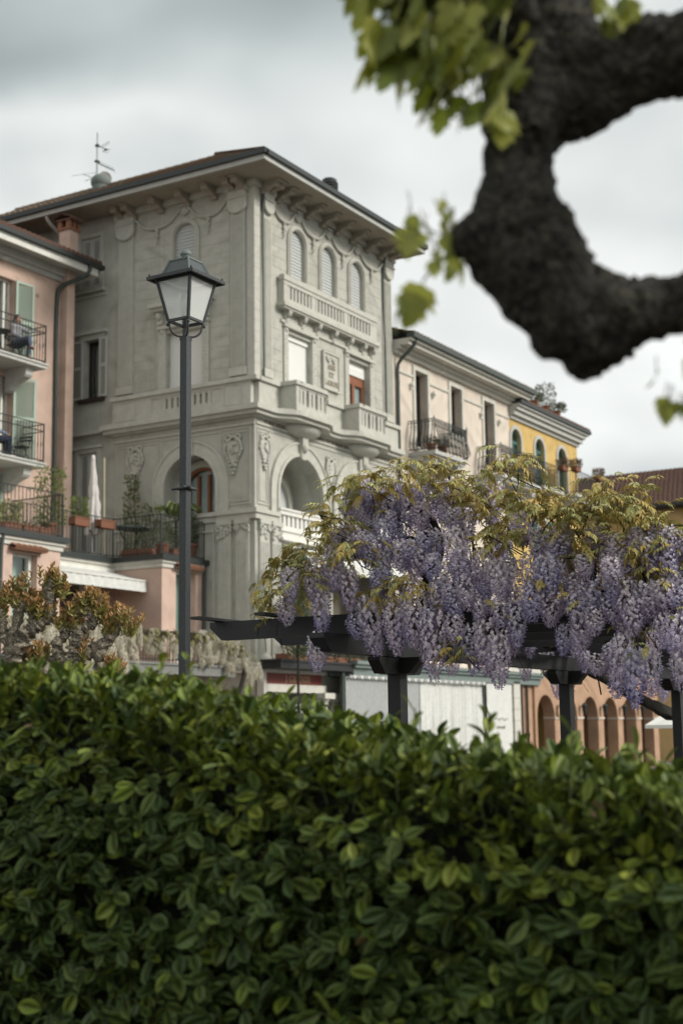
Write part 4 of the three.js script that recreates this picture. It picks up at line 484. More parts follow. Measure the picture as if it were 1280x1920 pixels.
// ------------------------------------------------------------------ hip-roofed house beyond
const far = thing('hip_roofed_house', 'ochre house with a red tiled hip roof beyond the yellow house', 'building');
{
  const x0 = 40, z0 = -22, z1 = 4.5, e = 13.3, r = 16.3, xm = 46.5;
  M('wall', [bx(x0 + 0.5, 53, 0, 13.2, z0, z1 - 0.5)], C.ochre, far); M('eaves', bx(x0 - 0.1, 53.6, 13.1, 13.3, z0 - 0.4, z1), C.darkWood, far);
  M('roof', [quad([x0, e, z0], [x0, e, z1], [xm, r, z1 - 6.5], [xm, r, z0]), quad([x0, e, z1], [53.5, e, z1], [xm, r, z1 - 6.5], [xm, r, z1 - 6.5]), quad([53.5, e, z1], [53.5, e, z0], [xm, r, z0], [xm, r, z1 - 6.5])], C.roofRed, far);
  M('roof_tiles', [tiles([x0, e + 0.03, z0], [x0, e + 0.03, z1], [xm, r + 0.03, z1 - 6.5], [xm, r + 0.03, z0], 0.26, 0.4, 0.06)], C.roofRed, far); M('gutter', bx(x0 - 0.2, x0 - 0.02, 13.2, 13.34, z0, z1), C.gutter, far); M('downpipe', tube([[x0 - 0.1, 13.2, -0.6], [x0 + 0.2, 12.9, -0.3], [x0 + 0.42, 12.4, -0.2], [x0 + 0.42, 9, -0.2]], 0.08, 20), C.gutter, far);
  M('chimney', [bx(43.4, 44.2, 14.2, 15.3, -1.2, -0.4), cyl(43.8, 15.3, 15.8, -0.8, 0.12), ball(43.8, 15.95, -0.8, 0.28, 1, 0.8, 1)], C.darkWood, far);
  for (const z of [-9, -6, -3, 0.6]) { const w = M('window', frameRect(-z - 0.7, -z + 0.7, 8.6, 11.0, 0.14, 0, 0.06), C.paleGrey, far, { left: true }); w.position.x = x0 + 0.5; w.position.z = 2 * z; M('shutter', bx(-z - 0.56, -z + 0.56, 8.74, 10.86, -0.02, 0.02), C.tealWood, w); }
}
// ------------------------------------------------------------------ arcade, veranda
const arcade = thing('arcade', 'orange plaster arcade with round arches and wall lanterns at street level', 'arcade');
{
  const ar = []; for (let i = 0; i < 6; i++) ar.push(17.9 + i * 2.25); const S = (c) => archPts(c, 0.02, 2.15, 0.82);
  M('wall', holed(rect(16.9, 30.6, 0, 4.2), ar.map(S), 0.35, 0.8), C.orange, arcade); M('back_wall', [bx(17.6, 30.6, 0, 4.2, -4.1, -4), bx(30.3, 30.6, 0, 4.2, -4, 0.35), bx(17.2, 17.5, 0, 4.2, -4, 0.35)], C.orange, arcade); M('roof', [bx(16.8, 30.7, 4.2, 4.4, 0.01, 1.0), bx(24.1, 30.7, 4.2, 4.4, -4.2, 0.01)], C.paleGrey, arcade);
  for (let i = 0; i < 6; i++) { M('impost', bx(ar[i] + 0.8, ar[i] + 1.45, 2.08, 2.16, 0.34, 0.84), C.cream, arcade); const l = M('wall_lantern', [cyl(ar[i] + 1.12, 2.25, 2.6, 1.0, 0.07, 0.12, 6), cyl(ar[i] + 1.12, 2.6, 2.72, 1.0, 0.14, 0.02, 6), bar([ar[i] + 1.12, 2.5, 0.8], [ar[i] + 1.12, 2.72, 1.0], 0.02)], C.iron, arcade); }
}
const veranda = thing('veranda', 'cafe veranda closed by pale cloth blinds under a grey-green roof edge', 'veranda');
{
  M('roof_edge', [bx(3.66, 17.3, 3.52, 3.62, 0.05, 1.0), bx(3.62, 17.34, 3.62, 3.72, 0.02, 1.08), bx(3.7, 17.26, 3.3, 3.52, 0.05, 0.9)], mat(0.2, 0.25, 0.23, 0.7, { map: rep(metalMap, 1) }), veranda); M('roof_edge', bx(13.2, 17.34, 3.72, 3.86, 0.02, 1.1), C.offWhite, veranda);
  const cloth = (name, x0, x1, y0, y1, z, m, amp, f, label) => { const g = new THREE.PlaneGeometry(x1 - x0, y1 - y0, 90, 10).translate((x0 + x1) / 2, (y0 + y1) / 2, z), p = g.attributes.position; for (let i = 0; i < p.count; i++) { const h = (y1 - p.getY(i)) / (y1 - y0); p.setZ(i, z + amp * (0.35 + h) * noise3(p.getX(i) * f, h * 0.4, x0)); } g.computeVertexNormals(); return M(name, g, m, veranda, { label }); };
  cloth('blind', 3.36, 7.84, 0.3, 3.26, 0.82, C.fabricGrey, 0.02, 0.8, 'grey blind'); cloth('curtain', 7.9, 12.42, 0.3, 3.28, 0.78, C.fabric, 0.11, 4.5, 'white pleated curtain'); const s = cloth('blind', 12.72, 14.8, 0.2, 3.32, 0.84, C.fabric, 0.015, 1.1, 'white blind with faint handwriting');
  M('handwriting', [[2.05, 1.1], [1.78, 0.7]].map(([y, w]) => { const k = [], q = rng(Math.round(y * 50)); for (let i = 0; i <= 22; i++) k.push([13.76 - w / 2 + w * i / 22, y + (q() - 0.5) * 0.13, 0.87]); return tube(k, 0.009, 90, 4); }), C.soffit, s);
  for (let i = 0; i < 44; i++) M('scallop', new THREE.CylinderGeometry(0.1, 0.1, 0.02, 10, 1, false, PI / 2, PI).rotateX(PI / 2).rotateZ(PI).translate(3.5 + i * 0.206, 3.3, 0.93), i % 2 ? C.fabric : C.fabricGrey, veranda);
  for (const x of [3.3, 7.87, 12.58]) M('post', bx(x - 0.06, x + 0.06, 0, 3.4, 0.7, 0.8), C.pipe, veranda); M('pillar', [bx(14.85, 15.4, 0, 3.4, 0.5, 0.9)], C.offWhite, veranda); for (const y of [1.2, 1.6, 2.0, 2.4, 2.8]) M('joint', bx(14.84, 15.41, y, y + 0.015, 0.6, 0.905), C.soffit, veranda);
  M('side_wall', [bx(15.4, 16.9, 0, 3.5, 0.3, 0.7)], C.orange, veranda); M('downpipe', [cyl(15.75, 0, 3.4, 0.78, 0.06), cyl(16.25, 0, 3.4, 0.78, 0.05)], C.darkWood, veranda);
}
// ------------------------------------------------------------------ leaf and flower shapes
function faces(pos, col, uv) { const g = new THREE.BufferGeometry(); g.setAttribute('position', new THREE.Float32BufferAttribute(pos, 3)); if (col) g.setAttribute('color', new THREE.Float32BufferAttribute(col, 3)); if (uv) g.setAttribute('uv', new THREE.Float32BufferAttribute(uv, 2)); g.computeVertexNormals(); return g; }
// a leaf blade along +x, folded on its midrib, drooping; outline(t) gives the half width
function blade(len, outline, fold, droop, n = 6, wave = 0) {
  const P = [], UV = []; const mid = [], L = [], R = [];
  for (let i = 0; i <= n; i++) { const t = i / n, w = outline(t) * len, y = -droop * len * t * t, h = w * fold, wv = wave * len * Math.sin(t * 9); mid.push([t * len, y, 0]); L.push([t * len, y + h + wv, w]); R.push([t * len, y + h - wv, -w]); }
  for (let i = 0; i < n; i++) for (const [S, v] of [[L, 1], [R, 0]]) { const a = mid[i], b = mid[i + 1], c = S[i + 1], d = S[i], q = i / n, q1 = (i + 1) / n; for (const [p, u] of [[a, [q, 0.5]], [b, [q1, 0.5]], [c, [q1, v]], [a, [q, 0.5]], [c, [q1, v]], [d, [q, v]]]) { P.push(...p); UV.push(...u); } }
  return faces(P, null, UV);
}
const smoothBlade = (g) => { const m = mergeVertices(g.deleteAttribute('normal'), 1e-5); m.computeVertexNormals(); return m; };
function paint(g, r, gg, b) { const n = g.attributes.position.count, c = new Float32Array(n * 3); for (let i = 0; i < n; i++) { c[i * 3] = r; c[i * 3 + 1] = gg; c[i * 3 + 2] = b; } g.setAttribute('color', new THREE.BufferAttribute(c, 3)); return g; }
const place = (g, p, dir, roll = 0, s = 1) => { const d = V(...dir).normalize(), q = new THREE.Quaternion().setFromUnitVectors(V(1, 0, 0), d).multiply(new THREE.Quaternion().setFromAxisAngle(V(1, 0, 0), roll)); return g.clone().scale(s, s, s).applyQuaternion(q).translate(...p); };
// quaternion that points +x along dir with the blade's upper side up
const _m = new THREE.Matrix4();
function aim(dir, roll = 0) { const x = dir.clone().normalize(); let up = Math.abs(x.y) > 0.95 ? V(1, 0, 0.3) : V(0, 1, 0); const z = x.clone().cross(up).normalize(), y = z.clone().cross(x); _m.makeBasis(x, y, z); return new THREE.Quaternion().setFromRotationMatrix(_m).multiply(new THREE.Quaternion().setFromAxisAngle(V(1, 0, 0), roll)); }

// ------------------------------------------------------------------ street lamp
{
  const L = thing('street_lamp', 'black iron street lamp with a four-sided frosted lantern', 'street lamp', [-23.42, 0, 15.47]);
  M('pole', [bx(-0.031, 0.031, 0.04, 4.69, -0.031, 0.031), bx(-0.06, 0.06, 0.0, 0.5, -0.06, 0.06)], C.lampIron, L);
  for (const y of [3.5, 2.04]) M('clamp', [bx(-0.045, 0.045, y - 0.012, y + 0.012, -0.045, 0.045), rod([-0.09, y, 0.045], [0.075, y, 0.045], 0.012, 8), rod([-0.045, y, -0.09], [-0.045, y, 0.09], 0.012, 8)], C.lampIron, L);
  const yb = 4.81, ye = 5.125, b = 0.095, e = 0.158, ro = 0.212, y2 = 5.29, rt = 0.09;
  const hold = []; for (const [sx, sz] of [[1, 1], [1, -1], [-1, 1], [-1, -1]]) hold.push(tube([[sx * 0.012, 4.69, sz * 0.012], [sx * 0.05, 4.695, sz * 0.05], [sx * 0.08, 4.73, sz * 0.08], [sx * b, yb, sz * b]], 0.008, 14, 6), ball(sx * (b + 0.005), yb - 0.03, sz * (b + 0.005), 0.012, 1, 1.3, 1, 8), cyl(sx * 0.03, 4.66, 4.685, sz * 0.03, 0.006)); hold.push(cyl(0, 4.68, 4.76, 0, 0.03, 0.022), cyl(0, 4.76, 4.84, 0, 0.014));
  M('bracket', hold, C.lampIron, L);
  const fr = []; for (const [sx, sz] of [[1, 1], [1, -1], [-1, 1], [-1, -1]]) { fr.push(bar([sx * b, yb, sz * b], [sx * e, ye, sz * e], 0.02)); }
  for (const [p, q] of [[[1, 1], [1, -1]], [[1, -1], [-1, -1]], [[-1, -1], [-1, 1]], [[-1, 1], [1, 1]]]) { fr.push(bar([p[0] * b, yb, p[1] * b], [q[0] * b, yb, q[1] * b], 0.02), bar([p[0] * e, ye, p[1] * e], [q[0] * e, ye, q[1] * e], 0.022)); }
  M('frame', fr, C.lampIron, L);
  M('eave', [...[[1, 1, 1, -1], [1, -1, -1, -1], [-1, -1, -1, 1], [-1, 1, 1, 1]].map(([a, c, d, f]) => bar([a * ro, ye + 0.012, c * ro], [d * ro, ye + 0.012, f * ro], 0.02, 0.024)), ...[[1, 1, 1, -1], [1, -1, -1, -1], [-1, -1, -1, 1], [-1, 1, 1, 1]].map(([a, c, d, f]) => quad([a * ro, ye + 0.014, c * ro], [d * ro, ye + 0.014, f * ro], [d * e, ye + 0.006, f * e], [a * e, ye + 0.006, c * e])), ...[[1, 1], [1, -1], [-1, 1], [-1, -1]].map(([a, c]) => ball(a * (ro - 0.012), ye + 0.04, c * (ro - 0.012), 0.009, 1, 1.6, 1, 8))], C.lampIron, L);
  const frost = phys(0.88, 0.9, 0.87, 0.55, { transmission: 0.55, thickness: 0, ior: 1.4 });
  const rm = mat(0.075, 0.09, 0.09, 0.35, { metalness: 0.3, map: rep(metalMap, 4) }), k = 0.93;
  const sides = [[[1, 1], [1, -1]], [[1, -1], [-1, -1]], [[-1, -1], [-1, 1]], [[-1, 1], [1, 1]]];
  for (const [p, q] of sides) {
    M('glass_pane', quad([p[0] * b, yb, p[1] * b], [q[0] * b, yb, q[1] * b], [q[0] * e, ye, q[1] * e], [p[0] * e, ye, p[1] * e]), frost, L);
    M('roof_panel', quad([p[0] * 0.142, ye + 0.022, p[1] * 0.142], [q[0] * 0.142, ye + 0.022, q[1] * 0.142], [q[0] * rt, y2, q[1] * rt], [p[0] * rt, y2, p[1] * rt]), rm, L);
  }
  M('roof_rib', sides.flatMap(([p, q]) => [bar([p[0] * 0.144, ye + 0.024, p[1] * 0.144], [p[0] * rt, y2 + 0.004, p[1] * rt], 0.014), bar([p[0] * rt, y2, p[1] * rt], [q[0] * rt, y2, q[1] * rt], 0.014)]).concat(bx(-rt, rt, y2 - 0.004, y2 + 0.004, -rt, rt)), C.copper, L);
  M('finial', [new THREE.LatheGeometry([[0.0001, 0.1], [0.02, 0.097], [0.036, 0.085], [0.046, 0.062], [0.047, 0.055], [0.04, 0.05], [0.034, 0.03], [0.036, 0.01], [0.045, 0]].map(([x, y]) => new THREE.Vector2(x, y)), 20).translate(0, y2 + 0.002, 0)], C.copper, L);
  M('lamp_bulb', [ball(0, 4.95, 0, 0.035, 1, 1.5, 1), cyl(0, 4.84, 4.92, 0, 0.015)], C.white, L);
}
// ------------------------------------------------------------------ pergola
const PX = [-21.34, -17.62, -13.9], PZ = [16.13, 19.4];
{
  const P = thing('pergola', 'black timber pergola with notched beams carrying the wisteria', 'pergola');
  const post = boxUV(clean(bx(-0.063, 0.063, 0.04, 2.28, -0.06, 0.06)));
  for (const x of PX) for (const z of PZ) {
    M('post', post, C.black, P, { raw: true, pos: [x, 0, z] });
    const bol = (h) => poly([[-h, 2.27], [-h, 2.24], [-h + 0.1, 2.135], [h - 0.1, 2.135], [h, 2.24], [h, 2.27]]);
    M('bolster', [ext(bol(0.4), -0.055, 0.055).translate(x, 0, z), ext(bol(0.24), -0.055, 0.055).rotateY(PI / 2).translate(x, 0.002, z)], C.black, P);
  }
  for (const z of PZ) M('main_beam', ext(poly([[-22.62, 2.42], [-22.62, 2.38], [-22.5, 2.275], [-12.6, 2.275], [-12.5, 2.38], [-12.5, 2.42]]), -0.065, 0.065).translate(0, 0, z), C.black, P);
  const raf = boxUV(clean(ext(poly([[14.86, 2.58], [14.86, 2.53], [14.98, 2.425], [20.6, 2.425], [20.72, 2.53], [20.72, 2.58]]), -0.035, 0.035).rotateY(-PI / 2)));
  for (let i = 0; i < 11; i++) M('rafter', raf, C.black, P, { raw: true, pos: [-22.24 + i * 0.9, 0.002, 0] });
  const lath = boxUV(clean(bx(-22.62, -12.7, 2.584, 2.606, -0.05, 0.05))), inner = boxUV(clean(bx(-22.27, -12.7, 2.584, 2.606, -0.05, 0.05))); for (const z of [14.96, 15.6, 16.3, 17.0, 17.7, 18.4, 19.1, 19.8, 20.5]) M('lath', z < 15.7 ? lath : inner, C.black, P, { raw: true, pos: [0, 0, z] });
}
// ------------------------------------------------------------------ wisteria
function raceme(len, rad, seed, pal, dens = 1) { // hanging cluster: pale standards above violet keels on short stalks
  const r = rng(seed), P = [], K = [], n = Math.round(len * 430 * dens) + 14, push = (p, c) => { P.push(p.x, p.y, p.z); K.push(...c); };
  const lean = [(r() - 0.5) * 0.16, (r() - 0.5) * 0.16]; let az = r() * 7;
  const axis = (t) => V(lean[0] * len * t * t, -len * t, lean[1] * len * t * t);
  for (let i = 0; i <= 6; i++) { const a = axis(i / 7), b = axis((i + 1) / 7), w = 0.0022; for (const [dx, dz] of [[w, 0], [0, w]]) { const q = [V(a.x - dx, a.y, a.z - dz), V(a.x + dx, a.y, a.z + dz), V(b.x + dx, b.y, b.z + dz), V(b.x - dx, b.y, b.z - dz)]; for (const k of [0, 1, 2, 0, 2, 3]) push(q[k], pal.stalk); } }
  for (let i = 0; i < n; i++) {
    const t = Math.pow((i + r()) / n, 0.92), env = Math.min(1, 0.55 + t * 3) * (t < 0.45 ? 1 : 1 - 0.74 * Math.pow((t - 0.45) / 0.55, 1.3)), R = rad * env * (0.78 + 0.32 * r()); az += 2.4 + 0.5 * (r() - 0.5);
    const o = V(Math.cos(az), 0, Math.sin(az)), side = V(-o.z, 0, o.x), c = axis(t), out = o.clone().multiplyScalar(R).add(c).add(V(0, -R * 0.12 + 0.012 * (r() - 0.5), 0)), s = (0.0165 + 0.006 * r()) * (t > 0.85 ? 0.62 : 1);
    const up = V(0, 1, 0).addScaledVector(o, -0.35 + 0.7 * r()).normalize(), tw = side.clone().addScaledVector(up, (r() - 0.5) * 0.5).normalize();
    const f = t + (r() - 0.5) * 0.5, v = 0.82 + 0.36 * r(), mix = (a, b, k) => a.map((x, j) => (x + (b[j] - x) * Math.max(0, Math.min(1, k))) * v), ban = mix(pal.pale, pal.mid, f), kee = mix(pal.mid, pal.deep, f + 0.15);
    // stalk
    { const a = c, b = out, w = tw.clone().multiplyScalar(0.0012); push(a.clone().sub(w), pal.stalk); push(a.clone().add(w), pal.stalk); push(b, pal.stalk); }
    // standard: two folded halves thrown back
    const base = out, top = out.clone().addScaledVector(up, s * 1.35).addScaledVector(o, s * 0.15), l = out.clone().addScaledVector(up, s * 0.7).addScaledVector(tw, s * 0.85).addScaledVector(o, s * 0.45), rr = out.clone().addScaledVector(up, s * 0.7).addScaledVector(tw, -s * 0.85).addScaledVector(o, s * 0.45);
    for (const q of [[base, l, top], [base, top, rr]]) for (const p of q) push(p, ban);
    // keel and wings: a small pouch pointing out and down
    const tip = out.clone().addScaledVector(o, s * 1.25).addScaledVector(up, -s * 0.35), kl = out.clone().addScaledVector(tw, s * 0.5).addScaledVector(o, s * 0.5), kr = out.clone().addScaledVector(tw, -s * 0.5).addScaledVector(o, s * 0.5), kb = out.clone().addScaledVector(up, -s * 0.6).addScaledVector(o, s * 0.4);
    for (const q of [[kl, tip, kb], [kr, kb, tip], [kl, kr, tip], [base, kl, kb]]) for (const p of q) push(p, kee);
  }
  return faces(P, K);
}
const LILAC = { pale: [0.74, 0.69, 0.73], mid: [0.54, 0.48, 0.63], deep: [0.33, 0.28, 0.51], stalk: [0.2, 0.12, 0.11] }, IVORY = { pale: [0.74, 0.71, 0.62], mid: [0.68, 0.64, 0.52], deep: [0.58, 0.54, 0.4], stalk: [0.14, 0.15, 0.06] };
const petal = phys(1, 1, 1, 0.75, { vertexColors: true, transmission: 0.3, thickness: 0 });
function compoundLeaf(seed, len, col, col2) { // pinnate leaf, leaflets hanging from an arching stalk
  const r = rng(seed), out = [], n = 5, g0 = blade(1, (t) => 0.2 * Math.sin(PI * Math.pow(t, 0.75)) * (1 - 0.25 * t), 0.35, 0.28, 4);
  const at = (t) => V(len * t * (1 - 0.12 * t), len * (0.1 * t - 0.5 * t * t), 0);
  for (let i = 0; i < n; i++) for (const s of [-1, 1]) { const t = 0.25 + 0.68 * i / (n - 1), p = at(t), d = V(0.75 + 0.3 * r(), -0.55 - 0.5 * r(), s * (0.75 + 0.3 * r())), k = r(), v = 0.75 + 0.5 * r(); out.push(paint(place(g0, [p.x, p.y, p.z], [d.x, d.y, d.z], (r() - 0.5) * 0.8, len * (0.3 + 0.09 * r()) * (1 - 0.22 * Math.abs(i - 2) / 2)), ...col.map((c, j) => (c + (col2[j] - c) * k) * v))); }
  const e = at(1); out.push(paint(place(g0, [e.x, e.y, e.z], [0.8, -1, 0], 0, len * 0.36), ...col)); const st = [0, 0.35, 0.7, 1].map((t) => at(t)); for (let i = 0; i < 3; i++) out.push(paint(rod(st[i].toArray(), st[i + 1].toArray(), 0.0018, 4), col[0] * 0.8, col[1] * 0.7, col[2]));
  return merged(out, false, true);
}
const OLIVE = [0.34, 0.31, 0.085], GOLD = [0.43, 0.32, 0.07], YGREEN = [0.40, 0.41, 0.15];
const foliage = phys(1, 1, 1, 0.62, { vertexColors: true, transmission: 0.25, thickness: 0 });
{
  const W = thing('wisteria_vine', 'lilac wisteria in full bloom sprawling over the black pergola', 'wisteria');
  const r = rng(77), tint = (k, w) => Object.fromEntries(Object.entries(LILAC).map(([n, c]) => [n, c.map((v, j) => v * k + w[j])])), kinds = [LILAC, tint(1.05, [0.06, 0.05, 0.03]), tint(0.95, [0.08, 0.05, 0.02]), tint(0.92, [-0.02, -0.01, 0.03]), tint(1.0, [0.1, 0.08, 0.04])], vars = Array.from({ length: 10 }, (_, i) => raceme(0.3, 0.062 + 0.01 * (i % 3), 100 + i, kinds[i % 5])).map((g) => boxUV(clean(g, false, true)));
  for (const [pts, r0, r1] of VINE_LIMBS) M(r0 > 0.03 ? 'limb' : 'shoot', limb(pts, r0, r1, pts[0][0], 0.16), C.vineBark, W);
  const t0 = VINE_LIMBS[10][0][0]; M('trunk', limb([[t0[0] + 0.5, 0.02, t0[2] + 0.05], [t0[0] + 0.38, 0.7, t0[2] - 0.05], [t0[0] + 0.3, 1.3, t0[2] + 0.08], [t0[0] + 0.05, 1.66, t0[2] + 0.02], t0], 0.13, 0.09, 3, 0.16), C.vineBark, W);
  const add = (x, y, z, L, w = 1) => { const m = M('flower_raceme', vars[Math.floor(r() * 10)], petal, W, { raw: true, pos: [x, y, z] }); m.rotation.set((r() - 0.5) * 0.16, r() * 7, (r() - 0.5) * 0.16); const s = L / 0.3; m.scale.set(w * (0.75 + 0.25 * s), s, w * (0.75 + 0.25 * s)); };
  for (const [x, y, z, L] of RACEMES) add(x, y, z, L * 1.08, 1.0);
  const rest = []; const bounds = (x) => x > -22.9 && x < -12.6;
  for (let i = 0; i < 215; i++) {
    const [x, y, z, L] = RACEMES[Math.floor(r() * RACEMES.length)], b = i % 3 === 0; if (y < 2.32 && r() < 0.75) { continue; }
    const q = [x + (b ? 0.1 + r() * 1.0 : (r() - 0.3) * 0.3), y + (r() - 0.6) * 0.2, z + (r() - 0.5) * 0.5], l = 0.14 + r() * 0.16; if (!bounds(q[0]) || q[1] - l < 2.56) continue;
    if (W.children.filter((c) => c.name === 'flower_raceme').length < 290) add(...q, l, 0.8 + 0.25 * r()); else rest.push(q);
  }
  for (let i = 0; i < 90; i++) rest.push([-22.4 + r() * 9.4, 2.45 + r() * 0.5, 14.9 + r() * 4.6]);
  if (rest.length) M('flower_mass', rest.map(([x, y, z]) => vars[Math.floor(r() * 10)].clone().rotateY(r() * 7).translate(x, y, z)), petal, W, { kind: 'stuff', col: true, label: 'further lilac flower clusters deeper in the vine' });
  const lv = Array.from({ length: 8 }, (_, i) => compoundLeaf(400 + i, 0.18, i % 3 === 0 ? GOLD : OLIVE, i % 2 ? YGREEN : GOLD)); let n = 0; const more = [];
  for (const [x, y, z] of LEAF_SPOTS) for (let k = 0; k < 13; k++) {
    const q = [x + (r() - 0.4) * 0.3, y + (r() - 0.5) * 0.17, z + (r() - 0.5) * 0.27], a = r() * 2 * PI, g = lv[Math.floor(r() * 8)], s = 0.62 + 0.5 * r();
    if (k < 4 && n < 298) { n++; const m = M('compound_leaf', g, foliage, W, { raw: true, pos: q }); m.rotation.set((r() - 0.5) * 0.7, a, (r() - 0.3) * 0.9); m.scale.setScalar(s); }
    else more.push(g.clone().scale(s, s, s).rotateZ((r() - 0.3) * 0.9).rotateY(a).translate(...q));
  }
  for (let i = 0; i < 80; i++) { const k = RACEMES[Math.floor(r() * RACEMES.length)]; more.push(lv[Math.floor(r() * 8)].clone().scale(0.75, 0.75, 0.75).rotateZ((r() - 0.3) * 0.8).rotateY(r() * 7).translate(k[0] - 0.06 + (r() - 0.5) * 0.14, k[1] + 0.03 + (r() - 0.5) * 0.12, k[2] + (r() - 0.5) * 0.22)); }
  for (let i = 0; i < 260; i++) { const k = RACEMES[Math.floor(r() * RACEMES.length)]; if (k[1] < 2.5) continue; more.push(lv[Math.floor(r() * 8)].clone().scale(0.7, 0.7, 0.7).rotateZ((r() - 0.3) * 0.8).rotateY(r() * 7).translate(k[0] + 0.1 + r() * 0.6, k[1] + 0.05 + (r() - 0.4) * 0.16, k[2] + (r() - 0.5) * 0.5)); }
  M('foliage', more, foliage, W, { kind: 'stuff', col: true });
  const tw = []; for (let i = 0; i < 170; i++) { const k = (i % 2 ? RACEMES : LEAF_SPOTS)[Math.floor(r() * 78)], a = [k[0], k[1], k[2]], b = [k[0] + 0.1 + r() * 0.5, k[1] - 0.05 - r() * 0.25, k[2] + (r() - 0.5) * 0.6]; tw.push(tube([b, [(a[0] + b[0]) / 2 + (r() - 0.5) * 0.12, (a[1] + b[1]) / 2 + (r() - 0.3) * 0.15, (a[2] + b[2]) / 2], a], 0.0025 + r() * 0.0035, 8, 5)); } M('twigs', tw, C.vineBark, W, { kind: 'stuff' });
}
// ------------------------------------------------------------------ white wisteria on the balcony railing
{
  const W = thing('white_wisteria', 'cream-white wisteria trailing along the balcony railing of the pink wing', 'wisteria'), r = rng(15), vars = Array.from({ length: 6 }, (_, i) => boxUV(clean(raceme(0.34, 0.056, 200 + i, IVORY, 0.6), false, true)));
  const add = (x, y, z, L) => { const m = M('flower_raceme', vars[Math.floor(r() * 6)], petal, W, { raw: true, pos: [x, y, z] }); m.rotation.set((r() - 0.5) * 0.5, r() * 7, (r() - 0.5) * 0.5); const w = 0.95 + 0.5 * r(); m.scale.set(w, L / 0.34, w); };
  for (let i = 0; i < 60; i++) { const c = Math.floor(r() * 9), x = -3.0 + c * 0.2 + (r() - 0.5) * 0.22, t = (x + 2.95) / 1.75; add(x, 4.28 - t * t * 0.32 - Math.pow(r(), 1.4) * 0.75 - 0.06 * Math.sin(c * 5), 0.5 + (r() - 0.5) * 0.36, 0.18 + r() * 0.26); }
  for (let i = 0; i < 12; i++) add(-1.15 + r() * 0.5, 3.55 - r() * 0.3, 0.5 + (r() - 0.5) * 0.3, 0.4 + r() * 0.15);
  for (let i = 0; i < 22; i++) { const x = -6.4 + r() * 3.4; add(x, 4.2 - r() * 0.35, 0.42 + r() * 0.15, 0.3 + r() * 0.2); }
  for (let i = 0; i < 105; i++) { const x = -10.2 + r() * 4.4; add(x, 4.25 - r() * 0.75, 0.5 + r() * 0.4, 0.42 + r() * 0.25); }
  const lv = Array.from({ length: 4 }, (_, i) => compoundLeaf(600 + i, 0.24, [0.15, 0.15, 0.05], [0.3, 0.25, 0.09])), fo = []; for (let i = 0; i < 420; i++) { const x = -10.2 + r() * 9.2; fo.push(lv[i % 4].clone().rotateY(r() * 7).translate(x, 4.22 - Math.max(0, x + 2.6) ** 2 * 0.2 - r() * 0.3, 0.45 + (r() - 0.3) * 0.3)); } M('foliage', fo, foliage, W, { kind: 'stuff', col: true });
  M('trunk', limb([[-1.9, 0.02, 0.6], [-1.85, 1.2, 0.65], [-1.75, 2.3, 0.55], [-1.4, 3.0, 0.55], [-1.2, 3.5, 0.5], [-1.9, 4.1, 0.48]], 0.09, 0.04, 5), C.vineBark, W); M('limb', limb([[-1.2, 3.5, 0.5], [-3, 4.1, 0.48], [-6, 4.05, 0.48], [-10, 4.1, 0.5]], 0.045, 0.02, 6, 0.1, 40), C.vineBark, W);
}
// ------------------------------------------------------------------ pollarded trees
function pollard(label, limbs, tufts, seed) {
  const T = thing('pollarded_tree', label, 'tree', [0, 0, 0], 0, 'pollarded trees behind the hedge'), r = rng(seed);
  const t0 = limbs[0][0][0]; M('trunk', limb([[t0[0], 0.02, t0[2]], [t0[0] + 0.04, 0.7, t0[2]], t0], 0.17, 0.14, seed, 0.1), C.paleBark, T);
  limbs.forEach(([p, r0, r1], i) => { M('limb', [limb(p, r0, r1, seed + i, 0.3, p.length * 11, 12), ball(...p[p.length - 1], r1 * 1.35, 1, 1.1, 1, 8)], C.paleBark, T); });
  const lf = Array.from({ length: 6 }, () => smoothBlade(blade(1, (t) => 0.24 * Math.sin(PI * Math.pow(t, 0.8)), 0.3, 0.15, 4))), all = [];
  for (const [x, y, z] of tufts) for (let s = 0; s < 8; s++) {
    const b = V(x + (r() - 0.5) * 0.13, y - 0.13 + (r() - 0.5) * 0.08, z + (r() - 0.5) * 0.15), d = V((r() - 0.5) * 0.9, 1, (r() - 0.5) * 0.9).normalize(), L = 0.1 + 0.15 * r();
    all.push(paint(rod(b.toArray(), b.clone().addScaledVector(d, L).toArray(), 0.004, 4), 0.14, 0.06, 0.03));
    for (let k = 0; k < 13; k++) { const t = (k + 0.5) / 13, p = b.clone().addScaledVector(d, L * t), a = k * 2.4 + r(), o = V(Math.cos(a), 0.55 + 0.8 * t, Math.sin(a)), q = Math.max(0, Math.min(1, t * 1.3 - 0.35 + (r() - 0.5) * 0.6)), v = 0.7 + 0.6 * r(); all.push(paint(place(lf[k % 6], p.toArray(), o.toArray(), r() * 2, 0.055 + 0.03 * r()), (0.29 + 0.14 * q) * v, (0.27 - 0.05 * q) * v, (0.06 + 0.015 * q) * v)); }
  }
  M('crown', all, foliage, T, { kind: 'stuff', col: true });
}
pollard('gnarled pollarded tree with bronze tufts in front of the window of the pink wing', POLLARD_A, TUFTS_A, 31); pollard('gnarled pollarded tree with bronze tufts below the awning', POLLARD_B, TUFTS_B, 47);
